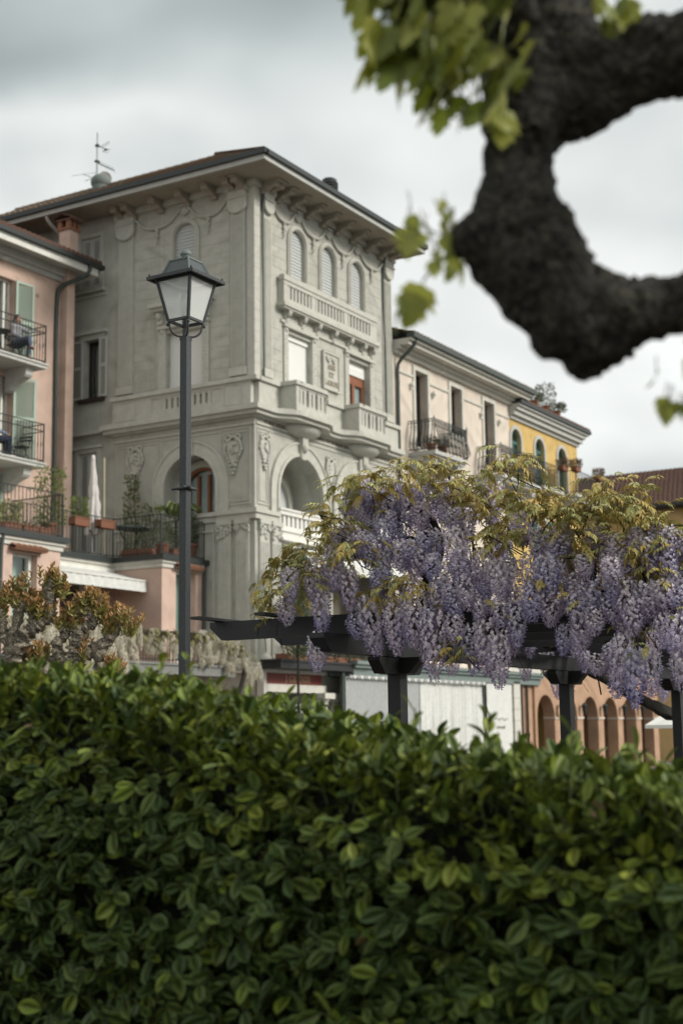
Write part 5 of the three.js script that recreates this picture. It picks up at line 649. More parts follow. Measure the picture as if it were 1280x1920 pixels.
// ------------------------------------------------------------------ hedge
{
  const H = thing('laurel_hedge', 'clipped cherry laurel hedge with glossy green leaves across the whole foreground', 'hedge'), r = rng(9), Z0 = 15.6, Z1 = 23.2, X0 = -28.0, X1 = -26.9;
  const topY = (z) => { const k = [[15, 1.95], [18.1, 1.9], [18.8, 1.76], [19.55, 1.6], [20.2, 1.53], [20.7, 1.47], [24, 1.4]]; for (let i = 0; i + 1 < k.length; i++) if (z <= k[i + 1][0]) { const t = (z - k[i][0]) / (k[i + 1][0] - k[i][0]); return k[i][1] + (k[i + 1][1] - k[i][1]) * t; } return 1.5; };
  const leafMap = noiseTex(256, (u, v) => { const m = Math.abs(v - 0.5), rib = Math.exp(-m * m * 1800), ve = Math.max(0, Math.sin((u * 9 - m * 7) * 2 * PI)) ** 10 * 0.12 * (1 - rib), n = 0.06 * torF(u, v, 2, 7, 4); return [0.88 + 0.07 * rib + ve * 0.6 + n, 0.88 + 0.06 * rib + ve * 0.6 + n, 0.86 + 0.07 * rib + n]; });
  const cols = [[0.092, 0.147, 0.026], [0.072, 0.122, 0.026], [0.115, 0.165, 0.03], [0.06, 0.104, 0.024], [0.2, 0.27, 0.032], [0.27, 0.31, 0.038], [0.17, 0.105, 0.03]], mats = cols.map((c) => phys(...c, 0.5, { map: leafMap, transmission: 0.12, thickness: 0, specularIntensity: 0.7 }));
  const shapes = Array.from({ length: 5 }, (_, i) => { const w = 0.25 + 0.03 * (i % 3); return smoothBlade(blade(1, (t) => w * Math.pow(Math.sin(PI * Math.pow(t, 1.12)), 0.75), 0.18 + 0.07 * (i % 2), 0.06 + 0.07 * i / 5 * 2, 8, 0.008 * (i % 3))); });
  const stems = [], leaves = [];
  const shoot = (b, d, L, n, young, face) => {
    const e = b.clone().addScaledVector(d, L); stems.push([b, e]);
    for (let k = 0; k < n; k++) {
      const t = 0.25 + 0.75 * (k + 0.5) / n, p = b.clone().addScaledVector(d, L * t), a = k * 2.4 + r() * 0.7, u = V(0, 1, 0.2).cross(d).normalize(), w = u.clone().cross(d), o = u.multiplyScalar(Math.cos(a)).addScaledVector(w, Math.sin(a)), dir = o.addScaledVector(d, 0.35 + 0.8 * t).add(V(0, 0.12, 0)).normalize();
      let q = aim(dir, (r() - 0.5) * 0.9);
      if (face && r() < 0.72) { const nn = V(-0.9, 0.25 + 0.75 * r(), (r() - 0.5) * 1.1).normalize(), tt = V((r() - 0.5) * 0.4, -0.75 + 0.95 * r(), (r() - 0.5) * 2), x = tt.addScaledVector(nn, -tt.dot(nn)).normalize(), z = x.clone().cross(nn); _m.makeBasis(x, nn, z); q = new THREE.Quaternion().setFromRotationMatrix(_m); }
      leaves.push({ p, q, s: (0.042 + 0.06 * Math.pow(r(), 1.2)) * (young ? 0.9 : 1), c: r() < 0.003 ? 6 : young ? (r() < 0.45 ? 4 : r() < 0.35 ? 5 : 2) : r() < 0.09 ? 4 : Math.floor(r() * 4) });
    }
  };
  for (let i = 0; i < 4600; i++) { const z = Z0 + (Z1 - Z0) * r(), y = 0.12 + (topY(z) - 0.12) * r(), dep = Math.pow(r(), 1.4) * 0.26 + Math.max(0, y - topY(z) + 0.34) ** 2 * 2.6; shoot(V(X0 + 0.1 + dep + 0.05 * noise3(z * 2, y * 2, 1), y - 0.05, z), V(-0.9 - 0.5 * r(), 0.15 + 0.85 * r(), (r() - 0.5) * 1.3).normalize(), 0.1 + 0.1 * r(), 6 + Math.floor(r() * 3), y > topY(z) - 0.36 && r() < 0.75, y < topY(z) - 0.22); }
  for (let i = 0; i < 3000; i++) { const z = Z0 + (Z1 - Z0) * r(), x = X0 + 0.12 + (X1 - X0 - 0.06) * r(); shoot(V(x, topY(z) - 0.17 + 0.03 * noise3(x * 4, z * 4, 7) - 0.05 * r(), z), V((r() - 0.6) * 0.8, 1, (r() - 0.5) * 0.8).normalize(), 0.1 + 0.1 * r() + (r() < 0.06 ? 0.06 : 0), 6 + Math.floor(r() * 3), r() < 0.85); }
  for (const [x, z, e] of [[-27.9, 18.78, 0.13], [-27.85, 18.86, 0.12], [-27.8, 19.74, 0.09], [-27.75, 19.98, 0.1], [-27.85, 20.3, 0.08]]) shoot(V(x, topY(z) - 0.1, z), V(-0.1, 1, 0.1).normalize(), 0.16 + e, 7, true);
  // the leaves that stand nearest the camera and show largest are single parts
  const cp = camera.position; leaves.forEach((l) => { const v = l.p.clone().sub(cp); l.d = v.length() - (l.p.x < X0 + 0.03 ? 0.25 : 0) + (l.p.z < 18 || l.p.z > 20.9 ? 9 : 0) - l.s * 6; }); leaves.sort((a, b) => a.d - b.d);
  const buckets = new Map();
  leaves.forEach((l, i) => { const si = i % 5; if (i < 298) { const m = M('leaf', shapes[si], mats[l.c], H, { raw: true, pos: l.p.toArray() }); m.quaternion.copy(l.q); m.scale.setScalar(l.s); } else { const k = si * 10 + l.c; (buckets.get(k) ?? buckets.set(k, []).get(k)).push(l); } });
  const byMat = cols.map(() => []); for (const [k, ls] of buckets) byMat[k % 10].push([Math.floor(k / 10), ls]);
  byMat.forEach((list, c) => { for (const [si, ls] of list) { const im = new THREE.InstancedMesh(shapes[si], mats[c], ls.length), m = new THREE.Matrix4(); ls.forEach((l, i) => im.setMatrixAt(i, m.compose(l.p, l.q, V(l.s, l.s, l.s)))); im.name = 'foliage'; im.userData.kind = 'stuff'; im.castShadow = im.receiveShadow = true; H.add(im); } });
  M('twigs', stems.map(([a, b]) => rod(a.toArray(), b.toArray(), 0.003, 4)), mat(0.07, 0.09, 0.03, 0.9), H, { kind: 'stuff' });
  // inside of the hedge: woody stems, and a solid core coloured dark for inner shade
  const wood = []; for (let i = 0; i < 60; i++) { const z = Z0 + (Z1 - Z0) * i / 59, x = -27.45 + (r() - 0.5) * 0.3; wood.push(limb([[x, 0.02, z], [x + (r() - 0.5) * 0.15, 0.6, z + (r() - 0.5) * 0.2], [x + (r() - 0.5) * 0.3, topY(z) - 0.3, z + (r() - 0.5) * 0.3]], 0.02, 0.008, i, 0.1, 8, 6)); } M('stems', wood, C.vineBark, H);
  const core = new THREE.BoxGeometry(0.6, 1, Z1 - Z0 - 0.3, 4, 14, 90), cpz = core.attributes.position; for (let i = 0; i < cpz.count; i++) { const z = cpz.getZ(i) + (Z0 + Z1) / 2, x = cpz.getX(i) - 27.45, y = 0.05 + (cpz.getY(i) + 0.5) * (topY(z) - 0.19); cpz.setXYZ(i, x + 0.07 * noise3(z * 3, y * 3, 2), y + 0.04 * noise3(z * 3, x * 3, 5), z); } core.computeVertexNormals(); M('shade_core', core, mat(0.03, 0.032, 0.018, 1, { map: rep(barkMap, 2) }), H, { kind: 'stuff' });
}
// ------------------------------------------------------------------ plane tree overhead
function sdfGeo(sdf, min, size, res, maxPoly = 400000) { // mesh a distance field on a cubic grid
  const mc = new MarchingCubes(res, new THREE.MeshStandardMaterial(), false, false, maxPoly), half = size / 2, c = [min[0] + half, min[1] + half, min[2] + half], hs = res / 2; mc.isolation = 0;
  for (let k = 0; k < res; k++) for (let j = 0; j < res; j++) for (let i = 0; i < res; i++) mc.field[i + j * res + k * res * res] = -sdf(c[0] + (i - hs) / hs * half, c[1] + (j - hs) / hs * half, c[2] + (k - hs) / hs * half);
  mc.update(); const n = mc.count, p = mc.positionArray.slice(0, n * 3), q = new Float32Array(n * 3); for (let i = 0; i < n; i++) for (let a = 0; a < 3; a++) q[i * 3 + a] = c[a] + p[i * 3 + a] * half;
  let g = new THREE.BufferGeometry(); g.setAttribute('position', new THREE.BufferAttribute(q, 3)); g = mergeVertices(g, size / res * 0.02); g.computeVertexNormals(); return g;
}
function capsule(x, y, z, a, b) { const ex = b[0] - a[0], ey = b[1] - a[1], ez = b[2] - a[2], px = x - a[0], py = y - a[1], pz = z - a[2], h = Math.max(0, Math.min(1, (px * ex + py * ey + pz * ez) / (ex * ex + ey * ey + ez * ez + 1e-9))); return Math.hypot(px - ex * h, py - ey * h, pz - ez * h) - (a[3] + (b[3] - a[3]) * h); }
const smin = (a, b, k) => { const h = Math.max(0, Math.min(1, 0.5 + 0.5 * (b - a) / k)); return b + (a - b) * h - k * h * (1 - h); };
{
  const T = thing('plane_tree', 'dark gnarled pollarded plane tree limb with fresh green leaves overhead', 'tree'), r = rng(63);
  const bones = PLANE_LIMBS.slice(0, 6).flatMap((c) => c.slice(0, -1).map((a, i) => [a, c[i + 1]]));
  const sdf = (x, y, z) => { let d = 9; for (const [a, b] of bones) { const e = capsule(x, y, z, a, b); if (e < d + 0.1) d = smin(d, e, 0.05); } if (d > 0.1 || d < -0.1) return d; const rg = 1 - Math.abs(noise3(x * 20, y * 13, z * 20)); return d + 0.015 - 0.013 * noise3(x * 9, y * 9, z * 9) - 0.011 * rg * rg - 0.005 * noise3(x * 55, y * 40, z * 55); };
  M('limb', sdfGeo(sdf, [-29.95, 2.15, 20.15], 1.9, 190, 700000), C.bark, T);
  const tr = PLANE_LIMBS[6].map(([x, y, z, q]) => [x, y, z]); M('trunk', limb([[tr[3][0] + 0.05, 0.02, tr[3][2]], ...tr.slice(1).reverse(), tr[0]], 0.24, 0.11, 8, 0.07, 40, 16), C.bark, T);
  // toothed, shallowly lobed leaf
  const outline = []; { const lob = [[0, 0], [0.06, -0.3], [0.3, -0.46], [0.24, -0.3], [0.52, -0.5], [0.46, -0.28], [0.62, -0.3], [0.78, -0.34], [0.74, -0.2], [0.9, -0.16], [1.05, 0]]; outline.push(...lob, ...lob.slice(1, -1).reverse().map(([x, y]) => [x, -y])); }
  const mk = (bend, cup) => { const P = [], UV = [], c = [0.4, 0]; for (let i = 0; i < outline.length; i++) { const a = outline[i], b = outline[(i + 1) % outline.length], m = [(a[0] + b[0]) / 2 * 0.96 + 0.016, (a[1] + b[1]) / 2 * 0.96]; for (const tri of [[c, a, m], [c, m, b]]) for (const q of tri) { P.push(q[0], -bend * q[0] * q[0] + cup * q[1] * q[1], q[1]); UV.push(q[0], q[1] + 0.5); } } return smoothBlade(faces(P, null, UV)); };
  const shapes = [mk(0.3, 0.5), mk(0.15, -0.3), mk(0.5, 0.2), mk(0.05, 0.1)], mats = [[0.29, 0.31, 0.03], [0.2, 0.24, 0.02], [0.36, 0.37, 0.04], [0.14, 0.18, 0.018]].map((c) => phys(...c, 0.6, { transmission: 0.45, thickness: 0 }));
  const right = V(0.515, 0, 0.857), back = V(-0.85, -0.1, 0.51); // faces of the two large hanging leaves
  const sprays = []; const leaf = (p, s, dir, c) => { const m = M('leaf', shapes[Math.floor(r() * 4)], mats[c ?? Math.floor(r() * 4)], T, { raw: true, pos: p.toArray() }); m.quaternion.copy(aim(dir, (r() - 0.5) * 2.2)); m.scale.setScalar(s); const pb = p.clone().addScaledVector(dir.clone().normalize(), -s * 0.55).add(V(0, s * 0.2, 0)); sprays.push(tube([p.toArray(), p.clone().lerp(pb, 0.5).add(V(0, s * 0.06, 0)).toArray(), pb.toArray()], 0.0013, 5, 4)); };
  // hanging spray on the left of the limb: twigs leave the bark and droop outwards
  const O = V(-29.22, 3.14, 20.72); const side = V(-0.515, 0, -0.857); // towards the left in plan
  for (let i = 0; i < 215; i++) { const u = Math.pow(r(), 0.8), h = r(), p = O.clone().addScaledVector(side, -0.06 + u * 0.225).add(V((r() - 0.5) * 0.2 - 0.04, 0.22 - h * (0.42 - u * 0.22), (r() - 0.5) * 0.2)); leaf(p, 0.055 + 0.055 * r(), V((r() - 0.7) * 0.8, -0.8 - r() * 0.5, (r() - 0.6) * 0.9).addScaledVector(side, 0.3 + r() * 0.5)); if (i % 5 === 0) sprays.push(tube([[-29.16, 3.15 + r() * 0.1, 20.82], [-29.18, 3.16, 20.78], O.clone().addScaledVector(side, u * 0.15).add(V(0, 0.03, 0)).toArray(), p.toArray()], 0.003, 8, 5)); }
  for (const [x, y, z, s, c] of [[-29.21, 3.01, 20.76, 0.085, 0], [-29.22, 2.98, 20.77, 0.08, 2], [-29.26, 3.02, 20.7, 0.09, 3], [-29.3, 3.0, 20.66, 0.08, 1]]) leaf(V(x, y, z), s, V(-0.2, -1, -0.1), c);
  // small spray at the left knob with one large leaf below
  const K = V(-29.2, 2.72, 20.64);
  for (const [a, b, s, c] of [[-0.1, 0.07, 0.05, 0], [-0.12, 0.05, 0.055, 2], [-0.085, 0.03, 0.05, 0], [-0.07, 0.01, 0.045, 1], [-0.05, 0.09, 0.022, 0], [-0.03, 0.1, 0.022, 2], [-0.035, 0.075, 0.025, 0], [-0.02, 0.085, 0.02, 1], [-0.045, 0.06, 0.025, 2], [-0.06, 0.05, 0.03, 0], [-0.04, 0.03, 0.04, 0], [-0.02, 0.02, 0.045, 1], [-0.05, -0.01, 0.04, 2], [-0.015, -0.025, 0.045, 0], [0.0, -0.03, 0.05, 2], [-0.03, -0.05, 0.03, 1], [-0.055, -0.04, 0.03, 0], [0.015, 0.035, 0.035, 1], [-0.005, 0.055, 0.03, 0]]) leaf(K.clone().addScaledVector(side, -a).add(V((r() - 0.5) * 0.04, b, (r() - 0.5) * 0.02)), s * 1.4, V((r() - 0.5) * 1.0, -0.6 - r() * 0.4, (r() - 0.5) * 0.8), c);
  for (const [dx, dy, s, c] of [[0.085, -0.09, 0.105, 2], [0.098, -0.11, 0.085, 0]]) { const m = M('leaf', shapes[3], mats[c], T, { raw: true, pos: K.clone().addScaledVector(side, dx).add(V(0, dy, 0)).toArray() }); const z = back.clone().addScaledVector(right, 0.25).normalize(), x = V(-0.15, -1, -0.35).normalize(), y = z.clone(), zz = x.clone().cross(y).normalize(); m.quaternion.setFromRotationMatrix(new THREE.Matrix4().makeBasis(x, zz.clone().cross(x).normalize(), zz)); m.scale.setScalar(s); }
  leaf(K.clone().addScaledVector(side, 0.135).add(V(0, -0.15, 0)), 0.055, V(-0.4, -0.9, -0.6), 0); leaf(K.clone().addScaledVector(side, 0.12).add(V(0, -0.12, 0.0)), 0.05, V(-0.3, -0.9, -0.5), 1);
  sprays.push(tube([[-29.17, 2.715, 20.7], [-29.2, 2.7, 20.64], K.clone().addScaledVector(side, 0.05).add(V(0, -0.04, 0)).toArray(), K.clone().addScaledVector(side, 0.085).add(V(0, -0.085, 0)).toArray()], 0.0028, 14, 5), tube([[-29.17, 2.73, 20.7], K.clone().addScaledVector(side, 0.03).add(V(0, 0.04, 0)).toArray(), K.clone().addScaledVector(side, 0.035).add(V(0, 0.1, 0)).toArray()], 0.002, 10, 5), tube([[-29.17, 2.73, 20.7], K.clone().addScaledVector(side, 0.06).add(V(0, 0.03, 0)).toArray(), K.clone().addScaledVector(side, 0.1).add(V(0, 0.07, 0)).toArray()], 0.002, 10, 5));
  // spray hanging in from the right edge, and a few leaves above
  for (let i = 0; i < 26; i++) leaf(V(-28.94 + (r() - 0.5) * 0.06, 2.47 - r() * 0.16, 20.99 + r() * 0.15), 0.028 + 0.025 * r(), V((r() - 0.5), -1, (r() - 0.5))); sprays.push(tube([[-28.9, 2.6, 21.3], [-28.92, 2.56, 21.15], [-28.95, 2.45, 21.09], [-28.95, 2.36, 21.09]], 0.003, 14, 5));
  for (let i = 0; i < 10; i++) leaf(V(-29.1 + (r() - 0.5) * 0.05, 3.24 + (r() - 0.5) * 0.05, 20.98 + (r() - 0.5) * 0.07), 0.04 + 0.02 * r(), V((r() - 0.5), -0.8, (r() - 0.3)));
  M('twigs', sprays, C.bark, T, { kind: 'stuff' });
}
// ------------------------------------------------------------------ people
function figure(bones, k = 0.035) { const pts = bones.flat(), mn = [0, 1, 2].map((a) => Math.min(...pts.map((p) => p[a] - p[3])) - 0.06), mx = [0, 1, 2].map((a) => Math.max(...pts.map((p) => p[a] + p[3])) + 0.06), s = Math.max(...mx.map((v, a) => v - mn[a])); return sdfGeo((x, y, z) => { let d = 9; for (const [a, b] of bones) d = smin(d, capsule(x, y, z, a, b), k); return d; }, mn, s, 84, 120000); }
const skin = mat(0.42, 0.24, 0.17, 0.7), hair = mat(0.02, 0.016, 0.014, 0.6), denim = mat(0.07, 0.085, 0.12, 0.9), blouse = mat(0.34, 0.34, 0.36, 0.9, { map: rep(fabricMap, 8) }), jeans = mat(0.022, 0.03, 0.06, 0.9), shoe = mat(0.62, 0.6, 0.6, 0.8), shirt = mat(0.3, 0.34, 0.44, 0.9, { map: rep(fabricMap, 8) });
const hand = (p, d, s) => { const D = V(...d).normalize(), U = V(0, 1, 0).cross(D).normalize(), b = [[[...p, 0.034], [p[0] + D.x * 0.07, p[1] + D.y * 0.07, p[2] + D.z * 0.07, 0.028]]]; for (let i = 0; i < 4; i++) { const o = (i - 1.5) * 0.018, a = [p[0] + D.x * 0.07 + U.x * o, p[1] + D.y * 0.07, p[2] + D.z * 0.07 + U.z * o, 0.01], l = [0.055, 0.068, 0.07, 0.06][i]; b.push([a, [a[0] + D.x * l * 0.6, a[1] + D.y * l * 0.6, a[2] + D.z * l * 0.6, 0.009]], [[a[0] + D.x * l * 0.6, a[1] + D.y * l * 0.6, a[2] + D.z * l * 0.6, 0.009], [a[0] + D.x * l * 0.9, a[1] - 0.03, a[2] + D.z * l * 0.9, 0.008]]); } b.push([[p[0] + U.x * 0.03, p[1], p[2] + U.z * 0.03, 0.012], [p[0] + U.x * 0.055 + D.x * 0.04, p[1] - 0.01, p[2] + U.z * 0.055 + D.z * 0.04, 0.009]]); return b; };
{ // woman on the upper balcony, left arm along the rail
  const y = 11.96, x = -3.72, z = -5.45, F = thing('person', 'seated person in a grey top and jeans with an arm on the upper balcony rail', 'person', [x, y, z]);
  const hd = [0.02, 1.17, 0.06];
  M('body', [figure([[[0, 1.02, 0.03, 0.045], [0.01, 1.1, 0.05, 0.045]], [[...hd.slice(0, 1), 1.15, 0.07, 0.075], [0.02, 1.21, 0.05, 0.085]], [[0.02, 1.13, 0.15, 0.014], [0.02, 1.165, 0.145, 0.01]], [[-0.05, 1.17, 0.03, 0.018], [-0.065, 1.19, 0.02, 0.014]]], 0.02), figure(hand([0.58, 0.95, 0.2], [0.9, -0.1, 0.25]), 0.008), figure(hand([0.1, 0.6, 0.28], [0.3, -0.4, 0.6]), 0.008), figure([[[0.1, 0.1, 0.36, 0.04], [0.12, 0.05, 0.46, 0.03]], [[-0.04, 0.3, 0.6, 0.04], [-0.06, 0.26, 0.7, 0.028]]], 0.02)], skin, F);
  M('eyes', [ball(-0.01, 1.185, 0.132, 0.009), ball(0.05, 1.185, 0.132, 0.009)], hair, F); M('mouth', bx(0.0, 0.04, 1.107, 1.114, 0.135, 0.142), mat(0.3, 0.09, 0.08, 0.6), F);
  M('hair', figure([[[0.02, 1.24, 0.01, 0.095], [-0.06, 1.12, -0.01, 0.06]], [[0.02, 1.24, 0.01, 0.09], [0.11, 1.13, 0.0, 0.045]], [[-0.07, 1.12, 0.0, 0.055], [-0.09, 0.99, 0.03, 0.04]], [[0.11, 1.12, 0.0, 0.045], [0.12, 1.0, 0.03, 0.035]]], 0.03), hair, F);
  M('top', figure([[[0, 0.52, 0, 0.15], [0, 0.72, 0.0, 0.135]], [[0, 0.72, 0, 0.135], [0, 0.93, 0.02, 0.13]], [[-0.15, 0.97, 0.02, 0.065], [0.15, 0.97, 0.02, 0.065]], [[0.15, 0.97, 0.02, 0.062], [0.36, 0.9, 0.1, 0.055]], [[0.36, 0.9, 0.1, 0.055], [0.57, 0.95, 0.19, 0.04]], [[-0.15, 0.97, 0.02, 0.062], [-0.17, 0.72, 0.06, 0.052]], [[-0.17, 0.72, 0.06, 0.052], [0.06, 0.62, 0.26, 0.04]]]), blouse, F);
  M('trousers', figure([[[0, 0.5, 0, 0.15], [0.05, 0.5, 0.05, 0.15]], [[0.08, 0.5, 0.05, 0.1], [0.1, 0.5, 0.42, 0.075]], [[0.1, 0.5, 0.42, 0.072], [0.1, 0.12, 0.36, 0.05]], [[-0.07, 0.51, 0.05, 0.1], [0.04, 0.6, 0.44, 0.075]], [[0.04, 0.6, 0.44, 0.07], [-0.03, 0.32, 0.58, 0.05]]]), denim, F);
  M('shoes', figure([[[0.1, 0.06, 0.35, 0.035], [0.13, 0.035, 0.48, 0.03]], [[-0.03, 0.29, 0.58, 0.04], [-0.07, 0.24, 0.7, 0.03]]], 0.02), hair, F);
}
{ // man on the lower balcony, mostly beyond the picture edge
  const y = 9.14, x = -4.5, z = -5.5, F = thing('person', 'seated person in a blue shirt, dark jeans and white trainers on the lower balcony', 'person', [x, y, z], 1.15);
  M('body', [figure([[[0, 1.04, 0.02, 0.05], [0, 1.12, 0.04, 0.05]], [[0, 1.17, 0.05, 0.08], [0, 1.23, 0.03, 0.092]], [[0, 1.16, 0.14, 0.015], [0, 1.19, 0.135, 0.012]]], 0.02), figure(hand([-0.2, 0.62, 0.35], [0.2, -0.2, 0.8]), 0.008), figure(hand([0.2, 0.62, 0.35], [-0.2, -0.2, 0.8]), 0.008)], skin, F);
  M('eyes', [ball(-0.03, 1.205, 0.125, 0.009), ball(0.03, 1.205, 0.125, 0.009)], hair, F); M('hair', figure([[[0, 1.28, 0, 0.088], [0, 1.23, -0.04, 0.08]]], 0.02), hair, F);
  M('shirt', figure([[[0, 0.52, 0, 0.16], [0, 0.95, 0.0, 0.15]], [[-0.18, 0.99, 0, 0.07], [0.18, 0.99, 0, 0.07]], [[0.19, 0.98, 0, 0.065], [0.24, 0.7, 0.08, 0.055]], [[0.24, 0.7, 0.08, 0.055], [0.2, 0.62, 0.34, 0.042]], [[-0.19, 0.98, 0, 0.065], [-0.24, 0.7, 0.08, 0.055]], [[-0.24, 0.7, 0.08, 0.055], [-0.2, 0.62, 0.34, 0.042]]]), shirt, F);
  M('jeans', figure([[[-0.06, 0.5, 0, 0.14], [0.06, 0.5, 0, 0.14]], [[0.1, 0.5, 0.04, 0.1], [0.12, 0.5, 0.44, 0.078]], [[0.12, 0.5, 0.44, 0.075], [0.12, 0.1, 0.46, 0.055]], [[-0.1, 0.5, 0.04, 0.1], [-0.12, 0.5, 0.44, 0.078]], [[-0.12, 0.5, 0.44, 0.075], [-0.12, 0.1, 0.46, 0.055]]]), jeans, F);
  M('shoes', figure([[[0.12, 0.05, 0.44, 0.045], [0.13, 0.04, 0.6, 0.036]], [[-0.12, 0.05, 0.44, 0.045], [-0.13, 0.04, 0.6, 0.036]]], 0.02), shoe, F);
}
// ------------------------------------------------------------------ furniture on balconies and terrace
function chair(label, pos, turn, m) {
  const c = thing('folding_chair', label, 'chair', pos, turn);
  const st = []; for (let i = 0; i < 5; i++) st.push(bx(-0.2, 0.2, 0.44, 0.455, -0.19 + i * 0.08, -0.13 + i * 0.08)); M('seat', st, m, c); M('backrest', [bx(-0.2, 0.2, 0.74, 0.8, -0.27, -0.255), bx(-0.2, 0.2, 0.64, 0.7, -0.25, -0.235)], m, c);
  for (const x of [-0.2, 0.2]) { M('leg', bar([x, 0, 0.22], [x, 0.82, -0.28], 0.018), C.iron, c); M('leg', bar([x * 0.92, 0, -0.22], [x * 0.92, 0.45, 0.2], 0.018), C.iron, c); }
  return c;
}
chair('dark folding chair under the seated person on the upper balcony', [-3.7, 11.96, -5.5], 0.25, C.iron); chair('dark folding chair under the seated person on the lower balcony', [-4.5, 9.14, -5.52], 1.15, C.iron); chair('empty green folding chair on the lower pink balcony', [-3.38, 9.14, -5.5], -1.4, C.green); chair('grey chair among the pots on the left terrace', [-6.75, 6.46, -2.6], 2.6, mat(0.09, 0.1, 0.1, 0.7));
{ const t = thing('bistro_table', 'small round dark bistro table beside the seated person on the upper balcony', 'table', [-4.35, 11.96, -5.45]); M('table_top', cyl(0, 0.7, 0.72, 0, 0.3, 0.3, 20), C.iron, t); for (let i = 0; i < 3; i++) M('leg', tube([[0, 0.7, 0], [0.03 * Math.cos(i * 2.1), 0.4, 0.03 * Math.sin(i * 2.1)], [0.24 * Math.cos(i * 2.1), 0.01, 0.24 * Math.sin(i * 2.1)]], 0.012, 10), C.iron, t); }
{ const t = thing('garden_table', 'oval dark table on the roof terrace below the arched window', 'table', [-0.75, 6.46, -3.75]); M('table_top', cyl(0, 0.98, 1.03, 0, 0.62, 0.62, 24).scale(1, 1, 0.7), C.green, t); for (const s of [-1, 1]) { M('leg', tube([[s * 0.4, 0.98, 0.1], [s * 0.25, 0.5, 0.0], [s * 0.45, 0, 0.15]], 0.02, 12), C.iron, t); M('leg', tube([[s * 0.4, 0.98, -0.1], [s * 0.25, 0.5, 0.0], [s * 0.45, 0, -0.15]], 0.02, 12), C.iron, t); } }
{ // closed parasol
  const u = thing('closed_parasol', 'closed off-white parasol standing on the roof terrace', 'parasol', [-2.42, 6.46, -3.72]); M('pole', [cyl(0, 0.02, 2.75, 0, 0.022), bx(-0.28, 0.28, 0, 0.07, -0.28, 0.28)], C.steel, u);
  const g = new THREE.CylinderGeometry(0.06, 0.2, 2.05, 28, 22, true).translate(0, 1.72, 0), p = g.attributes.position; for (let i = 0; i < p.count; i++) { const x = p.getX(i), z = p.getZ(i), y = p.getY(i), a = Math.atan2(z, x), t = (2.745 - y) / 2.05, f = 1 + 0.32 * t * Math.sin(a * 7 + y * 1.3) + 0.18 * noise3(x * 5, y * 3, z * 5) - (Math.abs(y - 1.7) < 0.1 ? 0.15 : 0); p.setXYZ(i, x * f + 0.05 * t, y + (t > 0.97 ? 0.07 * Math.sin(a * 5) : 0), z * f); } g.computeVertexNormals(); M('canopy', g, mat(0.62, 0.58, 0.55, 0.95, { map: rep(fabricMap, 1) }), u); M('cap', ball(0.0, 2.78, 0, 0.06, 1, 1.4, 1), C.white, u);
  const q = thing('wooden_pole', 'pale wooden pole leaning beside the closed parasol', 'pole', [-1.95, 6.46, -3.72]); M('shaft', rod([0.02, 0, 0], [-0.03, 2.85, 0.02], 0.022, 8), mat(0.5, 0.44, 0.3, 0.85), q); M('foot', cyl(0.02, 0, 0.1, 0, 0.07), C.white, q);
}
{ const u = thing('white_parasol', 'open white parasol behind the rightmost pergola post', 'parasol', [-6.75, 0, 14.42]); M('pole', cyl(0, 0.0, 2.42, 0, 0.025), C.steel, u); const c = [], s = 1.5, P = (i) => [s * Math.cos(i * PI / 2 + 0.55), 1.72, s * Math.sin(i * PI / 2 + 0.55)]; for (let i = 0; i < 4; i++) c.push(quad(P(i), P(i + 1), [0, 2.42, 0], [0, 2.42, 0]), quad(P(i), P(i + 1), [P(i + 1)[0], 1.66, P(i + 1)[2]], [P(i)[0], 1.66, P(i)[2]])); M('canopy', c, C.white, u); for (let i = 0; i < 4; i++) M('rib', rod([0, 2.38, 0], [P(i)[0] * 0.98, 1.7, P(i)[2] * 0.98], 0.012), C.steel, u); }
// pots and planters with plants
const potG = new THREE.LatheGeometry([[0.001, 0.0], [0.13, 0], [0.175, 0.3], [0.2, 0.3], [0.205, 0.36], [0.18, 0.36], [0.17, 0.3], [0.001, 0.3]].map(([x, y]) => new THREE.Vector2(x, y)), 20), leafG = smoothBlade(blade(1, (t) => 0.22 * Math.sin(PI * t), 0.25, 0.25, 4));
function bush(parent, o, rx, ry, n, size, col, r, up = 0.4, name = 'foliage') { const l = []; for (let i = 0; i < n * 1.8; i++) { const a = r() * 7, k = Math.sqrt(r()), h = r(), p = [o[0] + Math.cos(a) * rx * k, o[1] + ry * h, o[2] + Math.sin(a) * rx * k * 0.8], v = 0.65 + 0.7 * r(); l.push(paint(place(leafG, p, [Math.cos(a) + (r() - 0.5), up + r() - 0.3, Math.sin(a) + (r() - 0.5)], r() * 3, size * (0.7 + 0.6 * r())), col[0] * v, col[1] * v, col[2] * v)); } for (let i = 0; i < 7; i++) { const a = r() * 7; l.push(paint(tube([o, [o[0] + Math.cos(a) * rx * 0.3, o[1] + ry * 0.5, o[2] + Math.sin(a) * rx * 0.3], [o[0] + Math.cos(a) * rx * 0.7, o[1] + ry * 0.95, o[2] + Math.sin(a) * rx * 0.6]], 0.005, 8, 4), 0.1, 0.08, 0.04)); } M(name, l, foliage, parent, { kind: 'stuff', col: true }); }
function pot(label, pos, s, fol) { const p = thing('terracotta_pot', label, 'plant pot', pos), r = rng(Math.round(Math.abs(pos[0]) * 100 + 3)); M('pot', potG.clone().scale(s, s, s), C.terracotta, p); M('soil', cyl(0, 0.27 * s, 0.3 * s, 0, 0.16 * s), C.soil, p); if (fol) bush(p, [0, 0.3 * s, 0], ...fol, r); return p; }
